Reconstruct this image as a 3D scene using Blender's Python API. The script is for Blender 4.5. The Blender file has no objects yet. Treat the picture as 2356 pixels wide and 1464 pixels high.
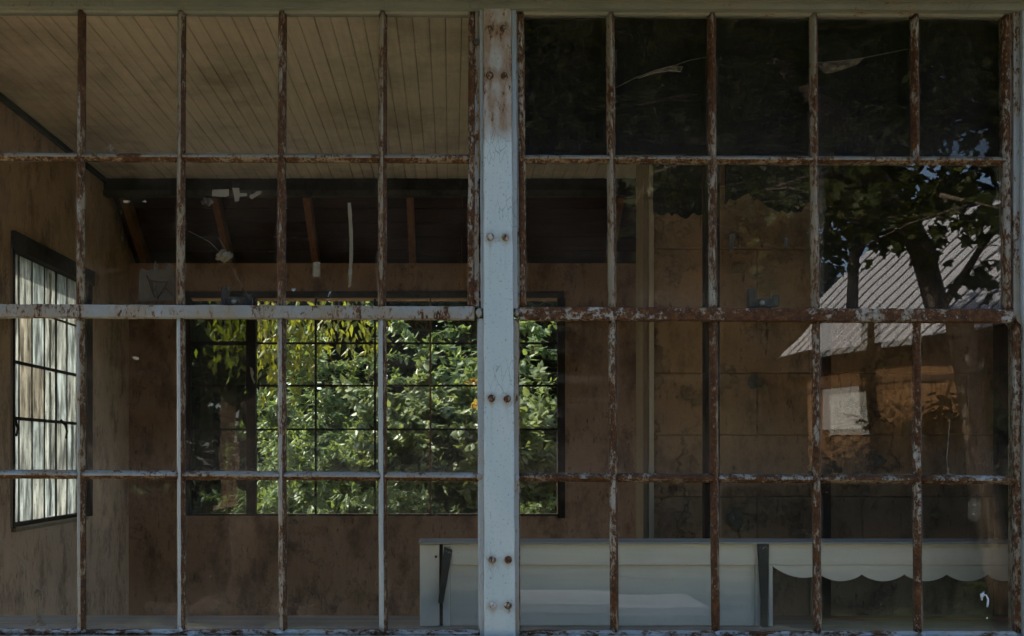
import bpy, bmesh, math, random
import numpy as np
from mathutils import Vector, Matrix, noise as mnoise

# ------------------------------------------------------------------ camera, sky, sun, exposure
R = math.radians
scene = bpy.context.scene
F, VX, VY, DC, EYE = 2500.0, 1038.0, 1050.0, 3.33, 1.55     # focal (photo px), vanishing point, distance to glass, eye height
cam = bpy.data.cameras.new("camera"); camo = bpy.data.objects.new("camera", cam)
scene.collection.objects.link(camo); scene.camera = camo
camo.location = (0, -DC, EYE); camo.rotation_euler = (R(90), 0, 0)
cam.sensor_width = 36; cam.lens = F / 2356 * 36
cam.shift_x = (1178 - VX) / 2356; cam.shift_y = (VY - 732) / 2356
cam.clip_start = 0.05; cam.clip_end = 2000
SUN = Vector((-0.64, 0.24, 0.70)).normalized()              # towards the sun
world = bpy.data.worlds.new("World"); scene.world = world; world.use_nodes = True
wn = world.node_tree.nodes; wl = world.node_tree.links
sky = wn.new('ShaderNodeTexSky'); sky.sky_type = 'NISHITA'; sky.sun_disc = False; sky.air_density = 0.9; sky.dust_density = 2.0; sky.ozone_density = 1.0
sky.sun_elevation = math.asin(SUN.z); sky.sun_rotation = math.atan2(SUN.x, SUN.y)
wn['Background'].inputs[1].default_value = 0.15
wl.new(sky.outputs[0], wn['Background'].inputs[0])
sl = bpy.data.lights.new("sun", 'SUN'); sl.energy = 4.0; sl.angle = R(0.5); sl.color = (1.0, 0.93, 0.82)
slo = bpy.data.objects.new("sun", sl); scene.collection.objects.link(slo)
slo.rotation_euler = (-SUN).to_track_quat('-Z', 'Y').to_euler()
vs = scene.view_settings; vs.view_transform = 'Standard'; vs.look = 'None'; vs.exposure = 1.95; vs.gamma = 1.0
vs.use_curve_mapping = False
cy = scene.cycles
cy.use_denoising = True; cy.use_adaptive_sampling = True; cy.adaptive_threshold = 0.02; cy.max_bounces = 8; cy.diffuse_bounces = 5; cy.glossy_bounces = 4
cy.transmission_bounces = 6; cy.transparent_max_bounces = 40
cy.caustics_reflective = False; cy.caustics_refractive = False; cy.sample_clamp_indirect = 4.0

# ------------------------------------------------------------------ helpers
rnd = random.Random(7)
COL = scene.collection

def P(px, py, yd=DC):
    """photo pixel at distance yd in front of the lens -> world point (glass plane is Y = 0)"""
    return Vector(((px - VX) / F * yd, yd - DC, EYE - (py - VY) / F * yd))

class MB:
    def __init__(s): s.v = []; s.f = []
    def add(s, vs_, fs_):
        o = len(s.v); s.v += [tuple(v) for v in vs_]; s.f += [tuple(i + o for i in f) for f in fs_]; return s
    def box(s, x0, x1, y0, y1, z0, z1):
        v = [(x0,y0,z0),(x1,y0,z0),(x1,y1,z0),(x0,y1,z0),(x0,y0,z1),(x1,y0,z1),(x1,y1,z1),(x0,y1,z1)]
        return s.add(v, [(0,3,2,1),(4,5,6,7),(0,1,5,4),(1,2,6,5),(2,3,7,6),(3,0,4,7)])
    def obox(s, c, ax, ay, az):
        c, ax, ay, az = map(Vector, (c, ax, ay, az))
        v = [c + i*ax + j*ay + k*az for k in (-1,1) for (i,j) in ((-1,-1),(1,-1),(1,1),(-1,1))]
        return s.add(v, [(0,3,2,1),(4,5,6,7),(0,1,5,4),(1,2,6,5),(2,3,7,6),(3,0,4,7)])
    def quadprism(s, pts, d):
        """polygon pts (Vectors, seen from -Y counter-clockwise or not) thickened by vector d"""
        n = len(pts); d = Vector(d); a = [Vector(p) for p in pts]
        return s.add(a + [p + d for p in a], [tuple(range(n))[::-1], tuple(range(n, 2*n))] + [(i, (i+1) % n, n + (i+1) % n, n + i) for i in range(n)])
    def tube(s, pts, rad, n=8, cap=True):
        pts = [Vector(p) for p in pts]; rings = []
        if not hasattr(rad, '__len__'): rad = [rad] * len(pts)
        ref = Vector((0.13, 0.97, 0.2))
        for i, p in enumerate(pts):
            t = (pts[min(i+1, len(pts)-1)] - pts[max(i-1, 0)]).normalized()
            a = t.cross(ref)
            if a.length < 1e-3: a = t.cross(Vector((1, 0, 0)))
            a.normalize(); b = t.cross(a)
            rings.append([p + rad[i] * (math.cos(2*math.pi*k/n) * a + math.sin(2*math.pi*k/n) * b) for k in range(n)])
        v = [q for r in rings for q in r]; f = []
        for i in range(len(pts)-1):
            for k in range(n):
                f.append((i*n+k, i*n+(k+1) % n, (i+1)*n+(k+1) % n, (i+1)*n+k))
        if cap: f += [tuple(range(n))[::-1], tuple((len(pts)-1)*n + k for k in range(n))]
        return s.add(v, f)
    def lathe(s, prof, n, c, ax, ex, ey):
        """prof: (radius, height) along ax from c"""
        c, ax, ex, ey = map(Vector, (c, ax, ex, ey)); v = []; f = []
        for (r, h) in prof:
            for k in range(n):
                v.append(c + ax*h + r*(math.cos(2*math.pi*k/n)*ex + math.sin(2*math.pi*k/n)*ey))
        for i in range(len(prof)-1):
            for k in range(n):
                f.append((i*n+k, i*n+(k+1) % n, (i+1)*n+(k+1) % n, (i+1)*n+k))
        f += [tuple(range(n))[::-1], tuple((len(prof)-1)*n + k for k in range(n))]
        return s.add(v, f)
    def mesh(s, name):
        me = bpy.data.meshes.new(name); me.from_pydata(s.v, [], s.f); me.update(); return me
    def build(s, name, m, parent=None, smooth=False):
        me = s.mesh(name); return link(name, me, m, parent, smooth)

def link(name, me, m, parent=None, smooth=False):
    if m is not None and not me.materials: me.materials.append(m)
    if smooth: me.polygons.foreach_set('use_smooth', [True] * len(me.polygons))
    o = bpy.data.objects.new(name, me); COL.objects.link(o)
    if parent is not None:
        o.parent = parent
        o.matrix_parent_inverse = Matrix.Translation(parent.location).inverted() if parent.type == 'EMPTY' else Matrix()
    return o

def tag(o, label=None, cat=None, group=None, kind=None):
    if label: o['label'] = label
    if cat: o['category'] = cat
    if group: o['group'] = group
    if kind: o['kind'] = kind
    return o

def thing(name, loc, label, cat, group=None):
    o = bpy.data.objects.new(name, None); COL.objects.link(o); o.location = loc
    o.empty_display_size = 0.1
    return tag(o, label, cat, group)

# ------------------------------------------------------------------ material helpers
class NT:
    def __init__(s, name):
        s.m = bpy.data.materials.new(name); s.m.use_nodes = True
        s.t = s.m.node_tree; s.n = s.t.nodes; s.l = s.t.links
        s.b = s.n['Principled BSDF']; s.out = s.n['Material Output']
        s.pos = s.n.new('ShaderNodeNewGeometry').outputs['Position']
    def mapv(s, scale, vec=None, loc=(0,0,0)):
        mp = s.n.new('ShaderNodeMapping'); mp.inputs['Scale'].default_value = scale; mp.inputs['Location'].default_value = loc
        s.l.new(vec if vec is not None else s.pos, mp.inputs[0]); return mp.outputs[0]
    def noise(s, scale, detail=6, rough=0.6, vec=None, dist=0.0):
        n = s.n.new('ShaderNodeTexNoise'); n.inputs['Scale'].default_value = scale
        n.inputs['Detail'].default_value = detail; n.inputs['Roughness'].default_value = rough; n.inputs['Distortion'].default_value = dist
        s.l.new(vec if vec is not None else s.pos, n.inputs['Vector']); return n.outputs['Fac']
    def voro(s, scale, feature='F1', vec=None, out='Distance', rnd_=1.0):
        n = s.n.new('ShaderNodeTexVoronoi'); n.feature = feature; n.inputs['Scale'].default_value = scale
        n.inputs['Randomness'].default_value = rnd_
        s.l.new(vec if vec is not None else s.pos, n.inputs['Vector']); return n.outputs[out]
    def ramp(s, fac, stops, interp='LINEAR'):
        n = s.n.new('ShaderNodeValToRGB'); cr = n.color_ramp; cr.interpolation = interp
        while len(cr.elements) < len(stops): cr.elements.new(0.5)
        for e, (p, c) in zip(cr.elements, stops):
            e.position = p; e.color = (c, c, c, 1) if not hasattr(c, '__len__') else (*c, 1)
        s.l.new(fac, n.inputs[0]); return n.outputs[0]
    def step(s, fac, a, b): return s.ramp(fac, [(a, 0.0), (b, 1.0)])
    def mix(s, fac, a, b, blend='MIX'):
        n = s.n.new('ShaderNodeMix'); n.data_type = 'RGBA'; n.blend_type = blend
        for sock, v in ((n.inputs[0], fac), (n.inputs[6], a), (n.inputs[7], b)):
            s.put(sock, v)
        return n.outputs[2]
    def put(s, sock, v):
        if isinstance(v, bpy.types.NodeSocket): s.l.new(v, sock)
        elif hasattr(v, '__len__'): sock.default_value = (*v, 1) if len(v) == 3 and sock.type == 'RGBA' else v
        else: sock.default_value = v if sock.type != 'RGBA' else (v, v, v, 1)
    def math(s, op, a, b=0.5, clamp=False):
        n = s.n.new('ShaderNodeMath'); n.operation = op; n.use_clamp = clamp
        s.put(n.inputs[0], a); s.put(n.inputs[1], b); return n.outputs[0]
    def sep(s, vec=None):
        n = s.n.new('ShaderNodeSeparateXYZ'); s.l.new(vec if vec is not None else s.pos, n.inputs[0]); return n.outputs
    def attr(s, name):
        n = s.n.new('ShaderNodeAttribute'); n.attribute_name = name; return n.outputs['Fac']
    def rand(s): return s.n.new('ShaderNodeObjectInfo').outputs['Random']
    def bump(s, h, strength=0.5, dist=0.01, normal=None):
        n = s.n.new('ShaderNodeBump'); n.inputs['Strength'].default_value = strength; n.inputs['Distance'].default_value = dist
        s.l.new(h, n.inputs['Height'])
        if normal is not None: s.l.new(normal, n.inputs['Normal'])
        return n.outputs[0]
    def fin(s, col, rough=0.8, bump=None, spec=0.3, metal=0.0):
        s.put(s.b.inputs['Base Color'], col); s.put(s.b.inputs['Roughness'], rough)
        s.b.inputs['Specular IOR Level'].default_value = spec; s.put(s.b.inputs['Metallic'], metal)
        if bump is not None: s.l.new(bump, s.b.inputs['Normal'])
        return s.m

def flaking_paint(name, paint, paint2, rust, rust_attr=None, stretch=(1, 1, 0.45), off=0.0, old=(0.27, 0.22, 0.13)):
    """old oil paint flaking off rusty steel; rust 0..1 is the bare share"""
    t = NT(name)
    v = t.mapv(stretch, loc=(off, off * 0.7, off * 1.3))
    big = t.noise(6, 4, 0.6, v); fine = t.noise(120, 8, 0.75, v); mid = t.noise(34, 6, 0.7, v)
    f = t.math('ADD', t.math('MULTIPLY', big, 0.28), t.math('ADD', t.math('MULTIPLY', mid, 0.34), t.math('MULTIPLY', fine, 0.38)))
    if rust_attr: f = t.math('SUBTRACT', f, t.math('MULTIPLY', t.attr(rust_attr), 0.085))
    th = 0.36 + 0.26 * rust
    mask = t.step(f, th - 0.022, th + 0.022)                 # 1 = paint
    halo = t.step(f, th + 0.0, th + 0.07)                    # stained paint near the bare metal
    pc = t.mix(t.step(t.noise(9, 5, 0.6, v), 0.35, 0.65), paint, paint2)
    pc = t.mix(t.step(t.noise(130, 3, 0.6), 0.60, 0.75), pc, (0.15, 0.16, 0.15))
    pc = t.mix(halo, t.mix(0.55, pc, old), pc)
    if rust_attr:
        sa = t.math('ADD', t.attr(rust_attr), t.math('MULTIPLY', t.math('SUBTRACT', mid, 0.5), 0.5))
        pc = t.mix(t.math('MULTIPLY', t.step(sa, 0.08, 0.75), 0.85), pc, t.mix(t.step(fine, 0.4, 0.6), (0.15, 0.08, 0.03), (0.20, 0.155, 0.09)))
    rc = t.ramp(t.noise(55, 8, 0.75), [(0.30, (0.016, 0.008, 0.005)), (0.47, (0.040, 0.019, 0.008)), (0.61, (0.085, 0.041, 0.013)), (0.76, (0.19, 0.105, 0.035))])
    speck = t.step(t.noise(210, 3, 0.7), 0.64, 0.70)
    rc = t.mix(speck, rc, old)
    c = t.mix(mask, rc, pc)
    crack = t.step(t.voro(60, 'DISTANCE_TO_EDGE', t.mapv((1, 1, 0.3))), 0.0, 0.03)
    crack = t.math('MAXIMUM', crack, t.math('SUBTRACT', 1.0, t.step(t.noise(7, 3, 0.5), 0.56, 0.62)))
    c = t.mix(crack, t.mix(0.6, c, (0.05, 0.045, 0.04)), c)
    h = t.math('ADD', t.math('MULTIPLY', mask, 0.6), t.math('ADD', t.math('MULTIPLY', fine, 0.5), t.math('MULTIPLY', crack, 0.25)))
    return t.fin(c, t.mix(mask, 0.9, 0.5), t.bump(h, 0.8, 0.0016), spec=0.3)

BLUE, BLUE2 = (0.20, 0.275, 0.315), (0.25, 0.325, 0.355)
GREY, GREY2 = (0.12, 0.14, 0.125), (0.17, 0.185, 0.16)
OLIVE, OLIVE2 = (0.125, 0.15, 0.115), (0.165, 0.185, 0.145)
M = {}
M['paint_blue'] = flaking_paint('blue_paint_light_wear', BLUE, BLUE2, 0.10, off=3.1)
M['paint_mid'] = flaking_paint('blue_paint_half_worn', BLUE, GREY2, 0.40, off=1.7)
M['paint_grey'] = flaking_paint('grey_green_paint_worn', GREY, GREY2, 0.46, off=5.2)
M['paint_olive'] = flaking_paint('olive_paint_dirty', OLIVE, OLIVE2, 0.16, stretch=(0.4, 1, 1), off=2.2)
M['rust_mid'] = flaking_paint('grey_paint_mostly_rust', GREY, BLUE2, 0.62, off=8.4)
M['rust_high'] = flaking_paint('bare_rust_with_paint_specks', GREY2, BLUE2, 0.70, stretch=(0.6, 1, 0.6), off=6.3)
M['rust_brown'] = flaking_paint('brown_rust_with_old_paint', (0.14, 0.13, 0.095), (0.20, 0.18, 0.125), 0.66, off=7.7)
M['sill_paint'] = flaking_paint('sill_paint_flaking', BLUE, BLUE2, 0.50, stretch=(0.5, 1, 1.0), off=4.4)
M['post_paint'] = flaking_paint('post_paint', (0.32, 0.455, 0.505), (0.37, 0.495, 0.535), 0.0, rust_attr='stain', stretch=(1, 1, 0.5), off=0.3)

def glass(name, wave=0.25, dust=0.05, tint=(0.93, 0.95, 0.93), wscale=2.2, off=0.0, n_=1.5, grime=0.085):
    t = NT(name); t.n.remove(t.b)
    v = t.mapv((1, 1, 0.8), loc=(off, 0, off * 2))
    geo = t.n.new('ShaderNodeNewGeometry')
    ior = t.math('ADD', t.math('MULTIPLY', geo.outputs['Backfacing'], 1/n_ - n_), n_)
    fr = t.n.new('ShaderNodeFresnel'); t.l.new(ior, fr.inputs[0])
    gl = t.n.new('ShaderNodeBsdfGlossy'); gl.inputs['Roughness'].default_value = 0.0
    wav = t.noise(wscale, 2, 0.45, v, 0.3)
    t.l.new(t.bump(wav, wave, 0.01), gl.inputs['Normal'])
    tr = t.n.new('ShaderNodeBsdfTransparent'); tr.inputs[0].default_value = (*tint, 1)
    mx = t.n.new('ShaderNodeMixShader'); t.l.new(fr.outputs[0], mx.inputs[0]); t.l.new(tr.outputs[0], mx.inputs[1]); t.l.new(gl.outputs[0], mx.inputs[2])
    # dust film, runs and specks that lie on the glass
    film = t.math('MULTIPLY', t.step(t.noise(2.6, 5, 0.65), 0.38, 0.75), dust)
    runs = t.math('MULTIPLY', t.step(t.noise(20, 4, 0.6, t.mapv((3.0, 1, 0.12))), 0.60, 0.80), dust * 0.9)
    n = t.n.new('ShaderNodeTexVoronoi'); n.inputs['Scale'].default_value = 38; t.l.new(t.pos, n.inputs['Vector'])
    keep = t.step(t.sep(n.outputs['Color'])[0], 0.72, 0.74)
    size = t.math('MULTIPLY', t.sep(n.outputs['Color'])[1], 0.07)
    speck = t.math('MULTIPLY', t.math('LESS_THAN', n.outputs['Distance'], size), t.math('MULTIPLY', keep, 0.35))
    rot = t.n.new('ShaderNodeMapping'); rot.inputs['Rotation'].default_value = (0, 0.7, 0); rot.inputs['Scale'].default_value = (0.5, 1, 4.0); t.l.new(t.pos, rot.inputs[0])
    smear = t.math('MULTIPLY', t.math('MULTIPLY', t.step(t.noise(5, 6, 0.7, rot.outputs[0]), 0.52, 0.72), t.step(t.noise(1.7, 3, 0.5, v), 0.50, 0.66)), dust * 2.2)
    gx = t.sep(t.n.new('ShaderNodeTexCoord').outputs['Generated'])
    ex = t.math('MINIMUM', gx[0], t.math('SUBTRACT', 1.0, gx[0])); ez = t.math('MINIMUM', gx[2], t.math('SUBTRACT', 1.0, gx[2]))
    ed = t.math('MINIMUM', ex, t.math('MULTIPLY', ez, 1.4))
    ed = t.math('ADD', ed, t.math('MULTIPLY', t.math('SUBTRACT', t.noise(14, 6, 0.7), 0.5), 0.16))
    edge_ = t.math('MULTIPLY', t.math('SUBTRACT', 1.0, t.step(ed, -0.01, 0.05)), grime)
    low = t.math('MULTIPLY', t.math('SUBTRACT', 1.0, t.step(t.math('ADD', gx[2], t.math('MULTIPLY', t.math('SUBTRACT', t.noise(5, 5, 0.7), 0.5), 0.5)), 0.0, 0.32)), grime * 0.22)
    d = t.math('ADD', t.math('ADD', t.math('ADD', film, runs), t.math('ADD', smear, t.math('ADD', edge_, low))), speck, True)
    df = t.n.new('ShaderNodeBsdfDiffuse'); df.inputs[0].default_value = (0.50, 0.47, 0.41, 1)
    m2 = t.n.new('ShaderNodeMixShader'); t.l.new(d, m2.inputs[0]); t.l.new(mx.outputs[0], m2.inputs[1]); t.l.new(df.outputs[0], m2.inputs[2])
    t.l.new(m2.outputs[0], t.out.inputs[0]); return t.m

M['glass_a'] = glass('old_window_glass', 0.12, 0.025, off=0.0)
M['glass_b'] = glass('old_window_glass_wavy', 0.32, 0.032, off=7.0, wscale=3.0)
M['glass_clear'] = glass('window_glass_clear', 0.12, 0.006, off=3.0, wscale=1.6)
M['glass_haze'] = glass('window_glass_dusty', 0.05, 0.020, off=11.0)
M['glass_top'] = glass('window_glass_top', 0.25, 0.0012, off=6.0, n_=1.27, grime=0.05)
M['glass_back'] = glass('back_window_glass', 0.20, 0.03, off=5.0)
M['glass_film'] = glass('back_window_glass_filmed', 0.20, 0.06, tint=(0.45, 0.50, 0.42), off=2.0)

def plaster(name, c1, c2, stain, scale=1.0, bump=0.4, off=0.0, crack=0.5, flake=None):
    t = NT(name); v = t.mapv((1, 1, 1), loc=(off, off, off))
    c = t.mix(t.step(t.noise(1.6 * scale, 6, 0.65, v), 0.35, 0.68), c1, c2)
    drip = t.step(t.noise(9, 5, 0.65, t.mapv((1.4, 1.4, 0.16), loc=(off, 0, 0))), 0.50, 0.72)
    c = t.mix(t.math('MULTIPLY', drip, 0.22), c, stain)
    spots = t.step(t.noise(14 * scale, 6, 0.7, v), 0.60, 0.72)
    c = t.mix(t.math('MULTIPLY', spots, 0.5), c, stain)
    h = t.math('ADD', t.noise(60, 6, 0.7), t.math('MULTIPLY', t.noise(6, 4, 0.6, v), 1.5))
    if flake is not None:
        fm = t.step(t.noise(3.1, 9, 0.70, v), 0.585, 0.595)
        edge = t.math('MULTIPLY', t.step(t.noise(3.1, 9, 0.70, v), 0.560, 0.585), t.math('SUBTRACT', 1.0, fm))
        c = t.mix(t.math('MULTIPLY', fm, 0.85), c, flake); c = t.mix(t.math('MULTIPLY', edge, 0.22), c, (0.05, 0.04, 0.03))
        h = t.math('SUBTRACT', h, t.math('MULTIPLY', fm, 2.5))
    mott = t.noise(4.5 * scale, 9, 0.75, t.mapv((1, 1, 0.55), loc=(off + 3, off, off)))
    c = t.mix(t.math('MULTIPLY', t.step(mott, 0.48, 0.64), 0.8), c, stain)
    c = t.mix(t.math('MULTIPLY', t.step(t.noise(2.2, 8, 0.7, t.mapv((1, 1, 0.8), loc=(off + 9, off, 4))), 0.52, 0.70), 0.35), c, tuple(min(0.8, 1.35 * x) for x in c1))
    c = t.mix(t.math('MULTIPLY', t.step(t.noise(38, 5, 0.7, t.mapv((1, 1, 0.25))), 0.60, 0.68), 0.75), c, tuple(0.4 * x for x in stain))
    if crack:
        rg = t.math('ABSOLUTE', t.math('SUBTRACT', t.noise(1.3, 9, 0.62, t.mapv((1, 1, 0.8), loc=(off, 2, off))), 0.5))
        cr = t.math('SUBTRACT', 1.0, t.step(rg, 0.0015, 0.006)); gate = t.step(t.noise(0.9, 3, 0.5, v), 0.47, 0.56)
        c = t.mix(t.math('MULTIPLY', t.math('MULTIPLY', cr, gate), crack), c, (0.03, 0.022, 0.016))
        h = t.math('SUBTRACT', h, t.math('MULTIPLY', t.math('MULTIPLY', cr, gate), 1.5))
    return t.fin(c, 0.9, t.bump(h, bump, 0.008), spec=0.15)

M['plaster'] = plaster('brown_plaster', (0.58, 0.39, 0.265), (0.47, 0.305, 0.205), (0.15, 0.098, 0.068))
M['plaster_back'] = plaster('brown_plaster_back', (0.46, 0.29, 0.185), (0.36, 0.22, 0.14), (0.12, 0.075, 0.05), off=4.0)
M['block'] = plaster('painted_block', (0.44, 0.30, 0.185), (0.37, 0.25, 0.155), (0.19, 0.125, 0.08), 2.0, 0.7, 2.0, 0.5, flake=(0.30, 0.215, 0.15))
M['mortar'] = plaster('mortar', (0.36, 0.24, 0.14), (0.27, 0.18, 0.11), (0.04, 0.03, 0.025), 2.0, 0.6, 1.0, 0)

def wood(name, c1, c2, axis='X', rough=0.75, grime=0.3, spec=0.2, off=0.0, gscale=1.0):
    t = NT(name)
    sc = {'X': (0.35, 7, 7), 'Y': (7, 0.35, 7), 'Z': (7, 7, 0.35)}[axis]
    ob = t.rand(); cv = t.n.new('ShaderNodeCombineXYZ')
    for i in range(3): t.l.new(t.math('MULTIPLY', ob, 9.0 + i), cv.inputs[i])
    va = t.n.new('ShaderNodeVectorMath'); va.operation = 'ADD'; t.l.new(t.pos, va.inputs[0]); t.l.new(cv.outputs[0], va.inputs[1])
    v = t.mapv(sc, va.outputs[0], (off, off, off))
    g = t.noise(4 * gscale, 6, 0.65, v, 0.5)
    c = t.mix(t.step(g, 0.35, 0.65), c1, c2)
    c = t.mix(t.math('MULTIPLY', t.step(t.noise(1.5, 5, 0.7), 0.45, 0.75), grime), c, tuple(0.3 * x for x in c2))
    c = t.mix(t.math('MULTIPLY', t.math('SUBTRACT', ob, 0.5), 0.35), c, c1)
    return t.fin(c, rough, t.bump(g, 0.4, 0.002), spec=spec)

M['ceiling_board'] = wood('ceiling_board_paint', (0.77, 0.665, 0.54), (0.64, 0.545, 0.435), 'Y', 0.75, 0.75)
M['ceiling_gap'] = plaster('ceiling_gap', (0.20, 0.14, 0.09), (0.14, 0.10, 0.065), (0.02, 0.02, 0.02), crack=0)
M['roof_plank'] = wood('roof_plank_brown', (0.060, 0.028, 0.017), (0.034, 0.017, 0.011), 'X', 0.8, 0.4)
M['rafter'] = wood('rafter_wood', (0.26, 0.12, 0.05), (0.16, 0.07, 0.03), 'Y', 0.8, 0.3)
M['dark_trim'] = plaster('dark_trim', (0.045, 0.045, 0.038), (0.03, 0.028, 0.024), (0.015, 0.014, 0.012), 2, 0.3, 3.0, 0)
M['beam_grey'] = plaster('beam_paint', (0.085, 0.08, 0.062), (0.06, 0.055, 0.044), (0.02, 0.018, 0.015), 2, 0.3, 6.0, 0)
M['black_steel'] = plaster('black_steel', (0.018, 0.017, 0.016), (0.028, 0.022, 0.017), (0.06, 0.03, 0.018), 3, 0.3, 1.5, 0)
M['black_board'] = plaster('black_board', (0.006, 0.006, 0.007), (0.009, 0.009, 0.009), (0.014, 0.012, 0.010), 2, 0.2, 2.5, 0)
M['dark_cloth'] = plaster('dark_cloth', (0.030, 0.032, 0.026), (0.022, 0.022, 0.018), (0.012, 0.012, 0.010), 3, 0.6, 0.5, 0)
M['white_wood'] = wood('white_painted_wood', (0.74, 0.79, 0.75), (0.66, 0.71, 0.68), 'X', 0.5, 0.25, 0.35)
M['white_wood_v'] = wood('white_painted_wood_upright', (0.76, 0.80, 0.77), (0.68, 0.72, 0.69), 'Z', 0.5, 0.25, 0.35)
M['trim_cream'] = wood('cream_trim', (0.27, 0.215, 0.15), (0.20, 0.155, 0.105), 'Z', 0.7, 0.4)
M['trim_pale'] = wood('pale_corner_trim', (0.52, 0.47, 0.38), (0.42, 0.37, 0.29), 'Z', 0.7, 0.5)
M['pine'] = wood('pine_board', (0.42, 0.17, 0.055), (0.28, 0.10, 0.033), 'X', 0.6, 0.3)
M['ledge'] = wood('ledge_wood', (0.24, 0.22, 0.20), (0.16, 0.14, 0.12), 'X', 0.8, 0.5)
M['floor'] = plaster('concrete_floor', (0.26, 0.22, 0.17), (0.19, 0.16, 0.12), (0.09, 0.07, 0.05), 1.0, 0.5, 7.0, 0.3)
M['facade'] = plaster('facade_boards', (0.30, 0.33, 0.30), (0.24, 0.27, 0.24), (0.12, 0.12, 0.10), 1.0, 0.4, 9.0, 0)
M['paper'] = plaster('old_paper', (0.50, 0.48, 0.42), (0.42, 0.40, 0.34), (0.25, 0.22, 0.17), 6, 0.2, 3.3, 0)
M['paper_dim'] = plaster('grimy_paper', (0.085, 0.075, 0.06), (0.07, 0.06, 0.048), (0.03, 0.025, 0.02), 8, 0.2, 5.3, 0)
M['tape'] = plaster('old_tape', (0.24, 0.225, 0.185), (0.20, 0.185, 0.15), (0.18, 0.16, 0.12), 8, 0.2, 1.3, 0)
M['ink'] = plaster('brown_ink', (0.045, 0.03, 0.02), (0.03, 0.02, 0.015), (0.02, 0.015, 0.01), 3, 0.1, 0.3, 0)
M['fuzz'] = plaster('web_fuzz', (0.24, 0.215, 0.16), (0.17, 0.15, 0.11), (0.08, 0.07, 0.05), 10, 0.8, 0.9, 0)
M['web'] = plaster('web_strand', (0.24, 0.225, 0.19), (0.20, 0.185, 0.155), (0.15, 0.135, 0.11), 10, 0.2, 0.4, 0)
M['drip_paint'] = plaster('blue_paint_drip', (0.45, 0.58, 0.68), (0.48, 0.60, 0.70), (0.40, 0.50, 0.60), 5, 0.1, 0.2, 0)
M['stone'] = plaster('field_stone', (0.075, 0.062, 0.05), (0.05, 0.042, 0.034), (0.025, 0.02, 0.018), 3, 0.8, 4.1, 0)

def stake_mat():
    t = NT('stake_blue_black')
    c = t.mix(t.step(t.noise(8, 5, 0.6), 0.4, 0.65), (0.018, 0.028, 0.036), (0.035, 0.055, 0.062))
    c = t.mix(t.step(t.noise(120, 4, 0.7), 0.68, 0.72), c, (0.35, 0.37, 0.34))
    return t.fin(c, 0.45, t.bump(t.noise(60, 4, 0.6), 0.3, 0.001), spec=0.4)
M['stake'] = stake_mat()

def whitewash(name, c):
    """whitewashed glass: light from outside glows through the coat, peeled strips show through"""
    t = NT(name); t.n.remove(t.b)
    n1 = t.noise(7, 6, 0.65, t.mapv((1, 2.2, 0.5)))
    col = t.mix(t.step(n1, 0.38, 0.62), tuple(1.15 * x for x in c), tuple(0.42 * x for x in c))
    col = t.mix(t.math('MULTIPLY', t.step(t.noise(40, 4, 0.6, t.mapv((1, 2, 0.08))), 0.45, 0.75), 0.6), col, tuple(0.35 * x for x in c))
    col = t.mix(t.step(t.noise(30, 5, 0.7), 0.60, 0.68), col, tuple(0.45 * x for x in c))
    col = t.mix(t.step(t.noise(55, 3, 0.6, t.mapv((1, 1.6, 0.06), loc=(5, 5, 5))), 0.62, 0.70), col, (0.75, 0.75, 0.70))
    tl = t.n.new('ShaderNodeBsdfTranslucent'); t.put(tl.inputs[0], col)
    df = t.n.new('ShaderNodeBsdfDiffuse'); t.put(df.inputs[0], col)
    tr = t.n.new('ShaderNodeBsdfTransparent')
    a = t.n.new('ShaderNodeMixShader'); a.inputs[0].default_value = 0.35
    t.l.new(tl.outputs[0], a.inputs[1]); t.l.new(df.outputs[0], a.inputs[2])
    peel = t.step(t.noise(5, 6, 0.7, t.mapv((1, 1.5, 0.35), loc=(2, 2, 2))), 0.66, 0.68)
    b = t.n.new('ShaderNodeMixShader'); t.l.new(t.math('MULTIPLY', peel, 0.5), b.inputs[0])
    t.l.new(a.outputs[0], b.inputs[1]); t.l.new(tr.outputs[0], b.inputs[2]); t.l.new(b.outputs[0], t.out.inputs[0])
    return t.m
WASH = [whitewash('whitewashed_pane_blue', (0.57, 0.60, 0.59)), whitewash('whitewashed_pane_grey', (0.58, 0.59, 0.56)),
        whitewash('whitewashed_pane_tan', (0.53, 0.50, 0.44))]

M['coat'] = plaster('peeling_whitewash', (0.75, 0.73, 0.66), (0.66, 0.64, 0.58), (0.45, 0.42, 0.36), 6, 0.3, 1.1, 0)
def leafmat(name, c1, c2, trans=0.45, spec=0.45):
    t = NT(name); t.n.remove(t.b)
    geo = t.n.new('ShaderNodeNewGeometry'); r_ = geo.outputs['Random Per Island']
    c = t.mix(r_, c1, c2)
    c = t.mix(t.math('MULTIPLY', t.noise(1.2, 2, 0.5), 0.35), c, tuple(0.55 * x for x in c1))
    df = t.n.new('ShaderNodeBsdfPrincipled'); t.put(df.inputs['Base Color'], c); df.inputs['Roughness'].default_value = 0.42
    df.inputs['Specular IOR Level'].default_value = spec
    tl = t.n.new('ShaderNodeBsdfTranslucent'); t.put(tl.inputs[0], t.mix(0.5, c, t.mix(0.7, c, (0.30, 0.34, 0.02))))
    mx = t.n.new('ShaderNodeMixShader'); mx.inputs[0].default_value = trans
    t.l.new(df.outputs[0], mx.inputs[1]); t.l.new(tl.outputs[0], mx.inputs[2]); t.l.new(mx.outputs[0], t.out.inputs[0])
    return t.m
M['leaf'] = leafmat('shrub_leaf', (0.09, 0.145, 0.05), (0.185, 0.245, 0.095))
M['leaf_pale'] = leafmat('vine_leaf', (0.13, 0.165, 0.075), (0.235, 0.27, 0.13))
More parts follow.
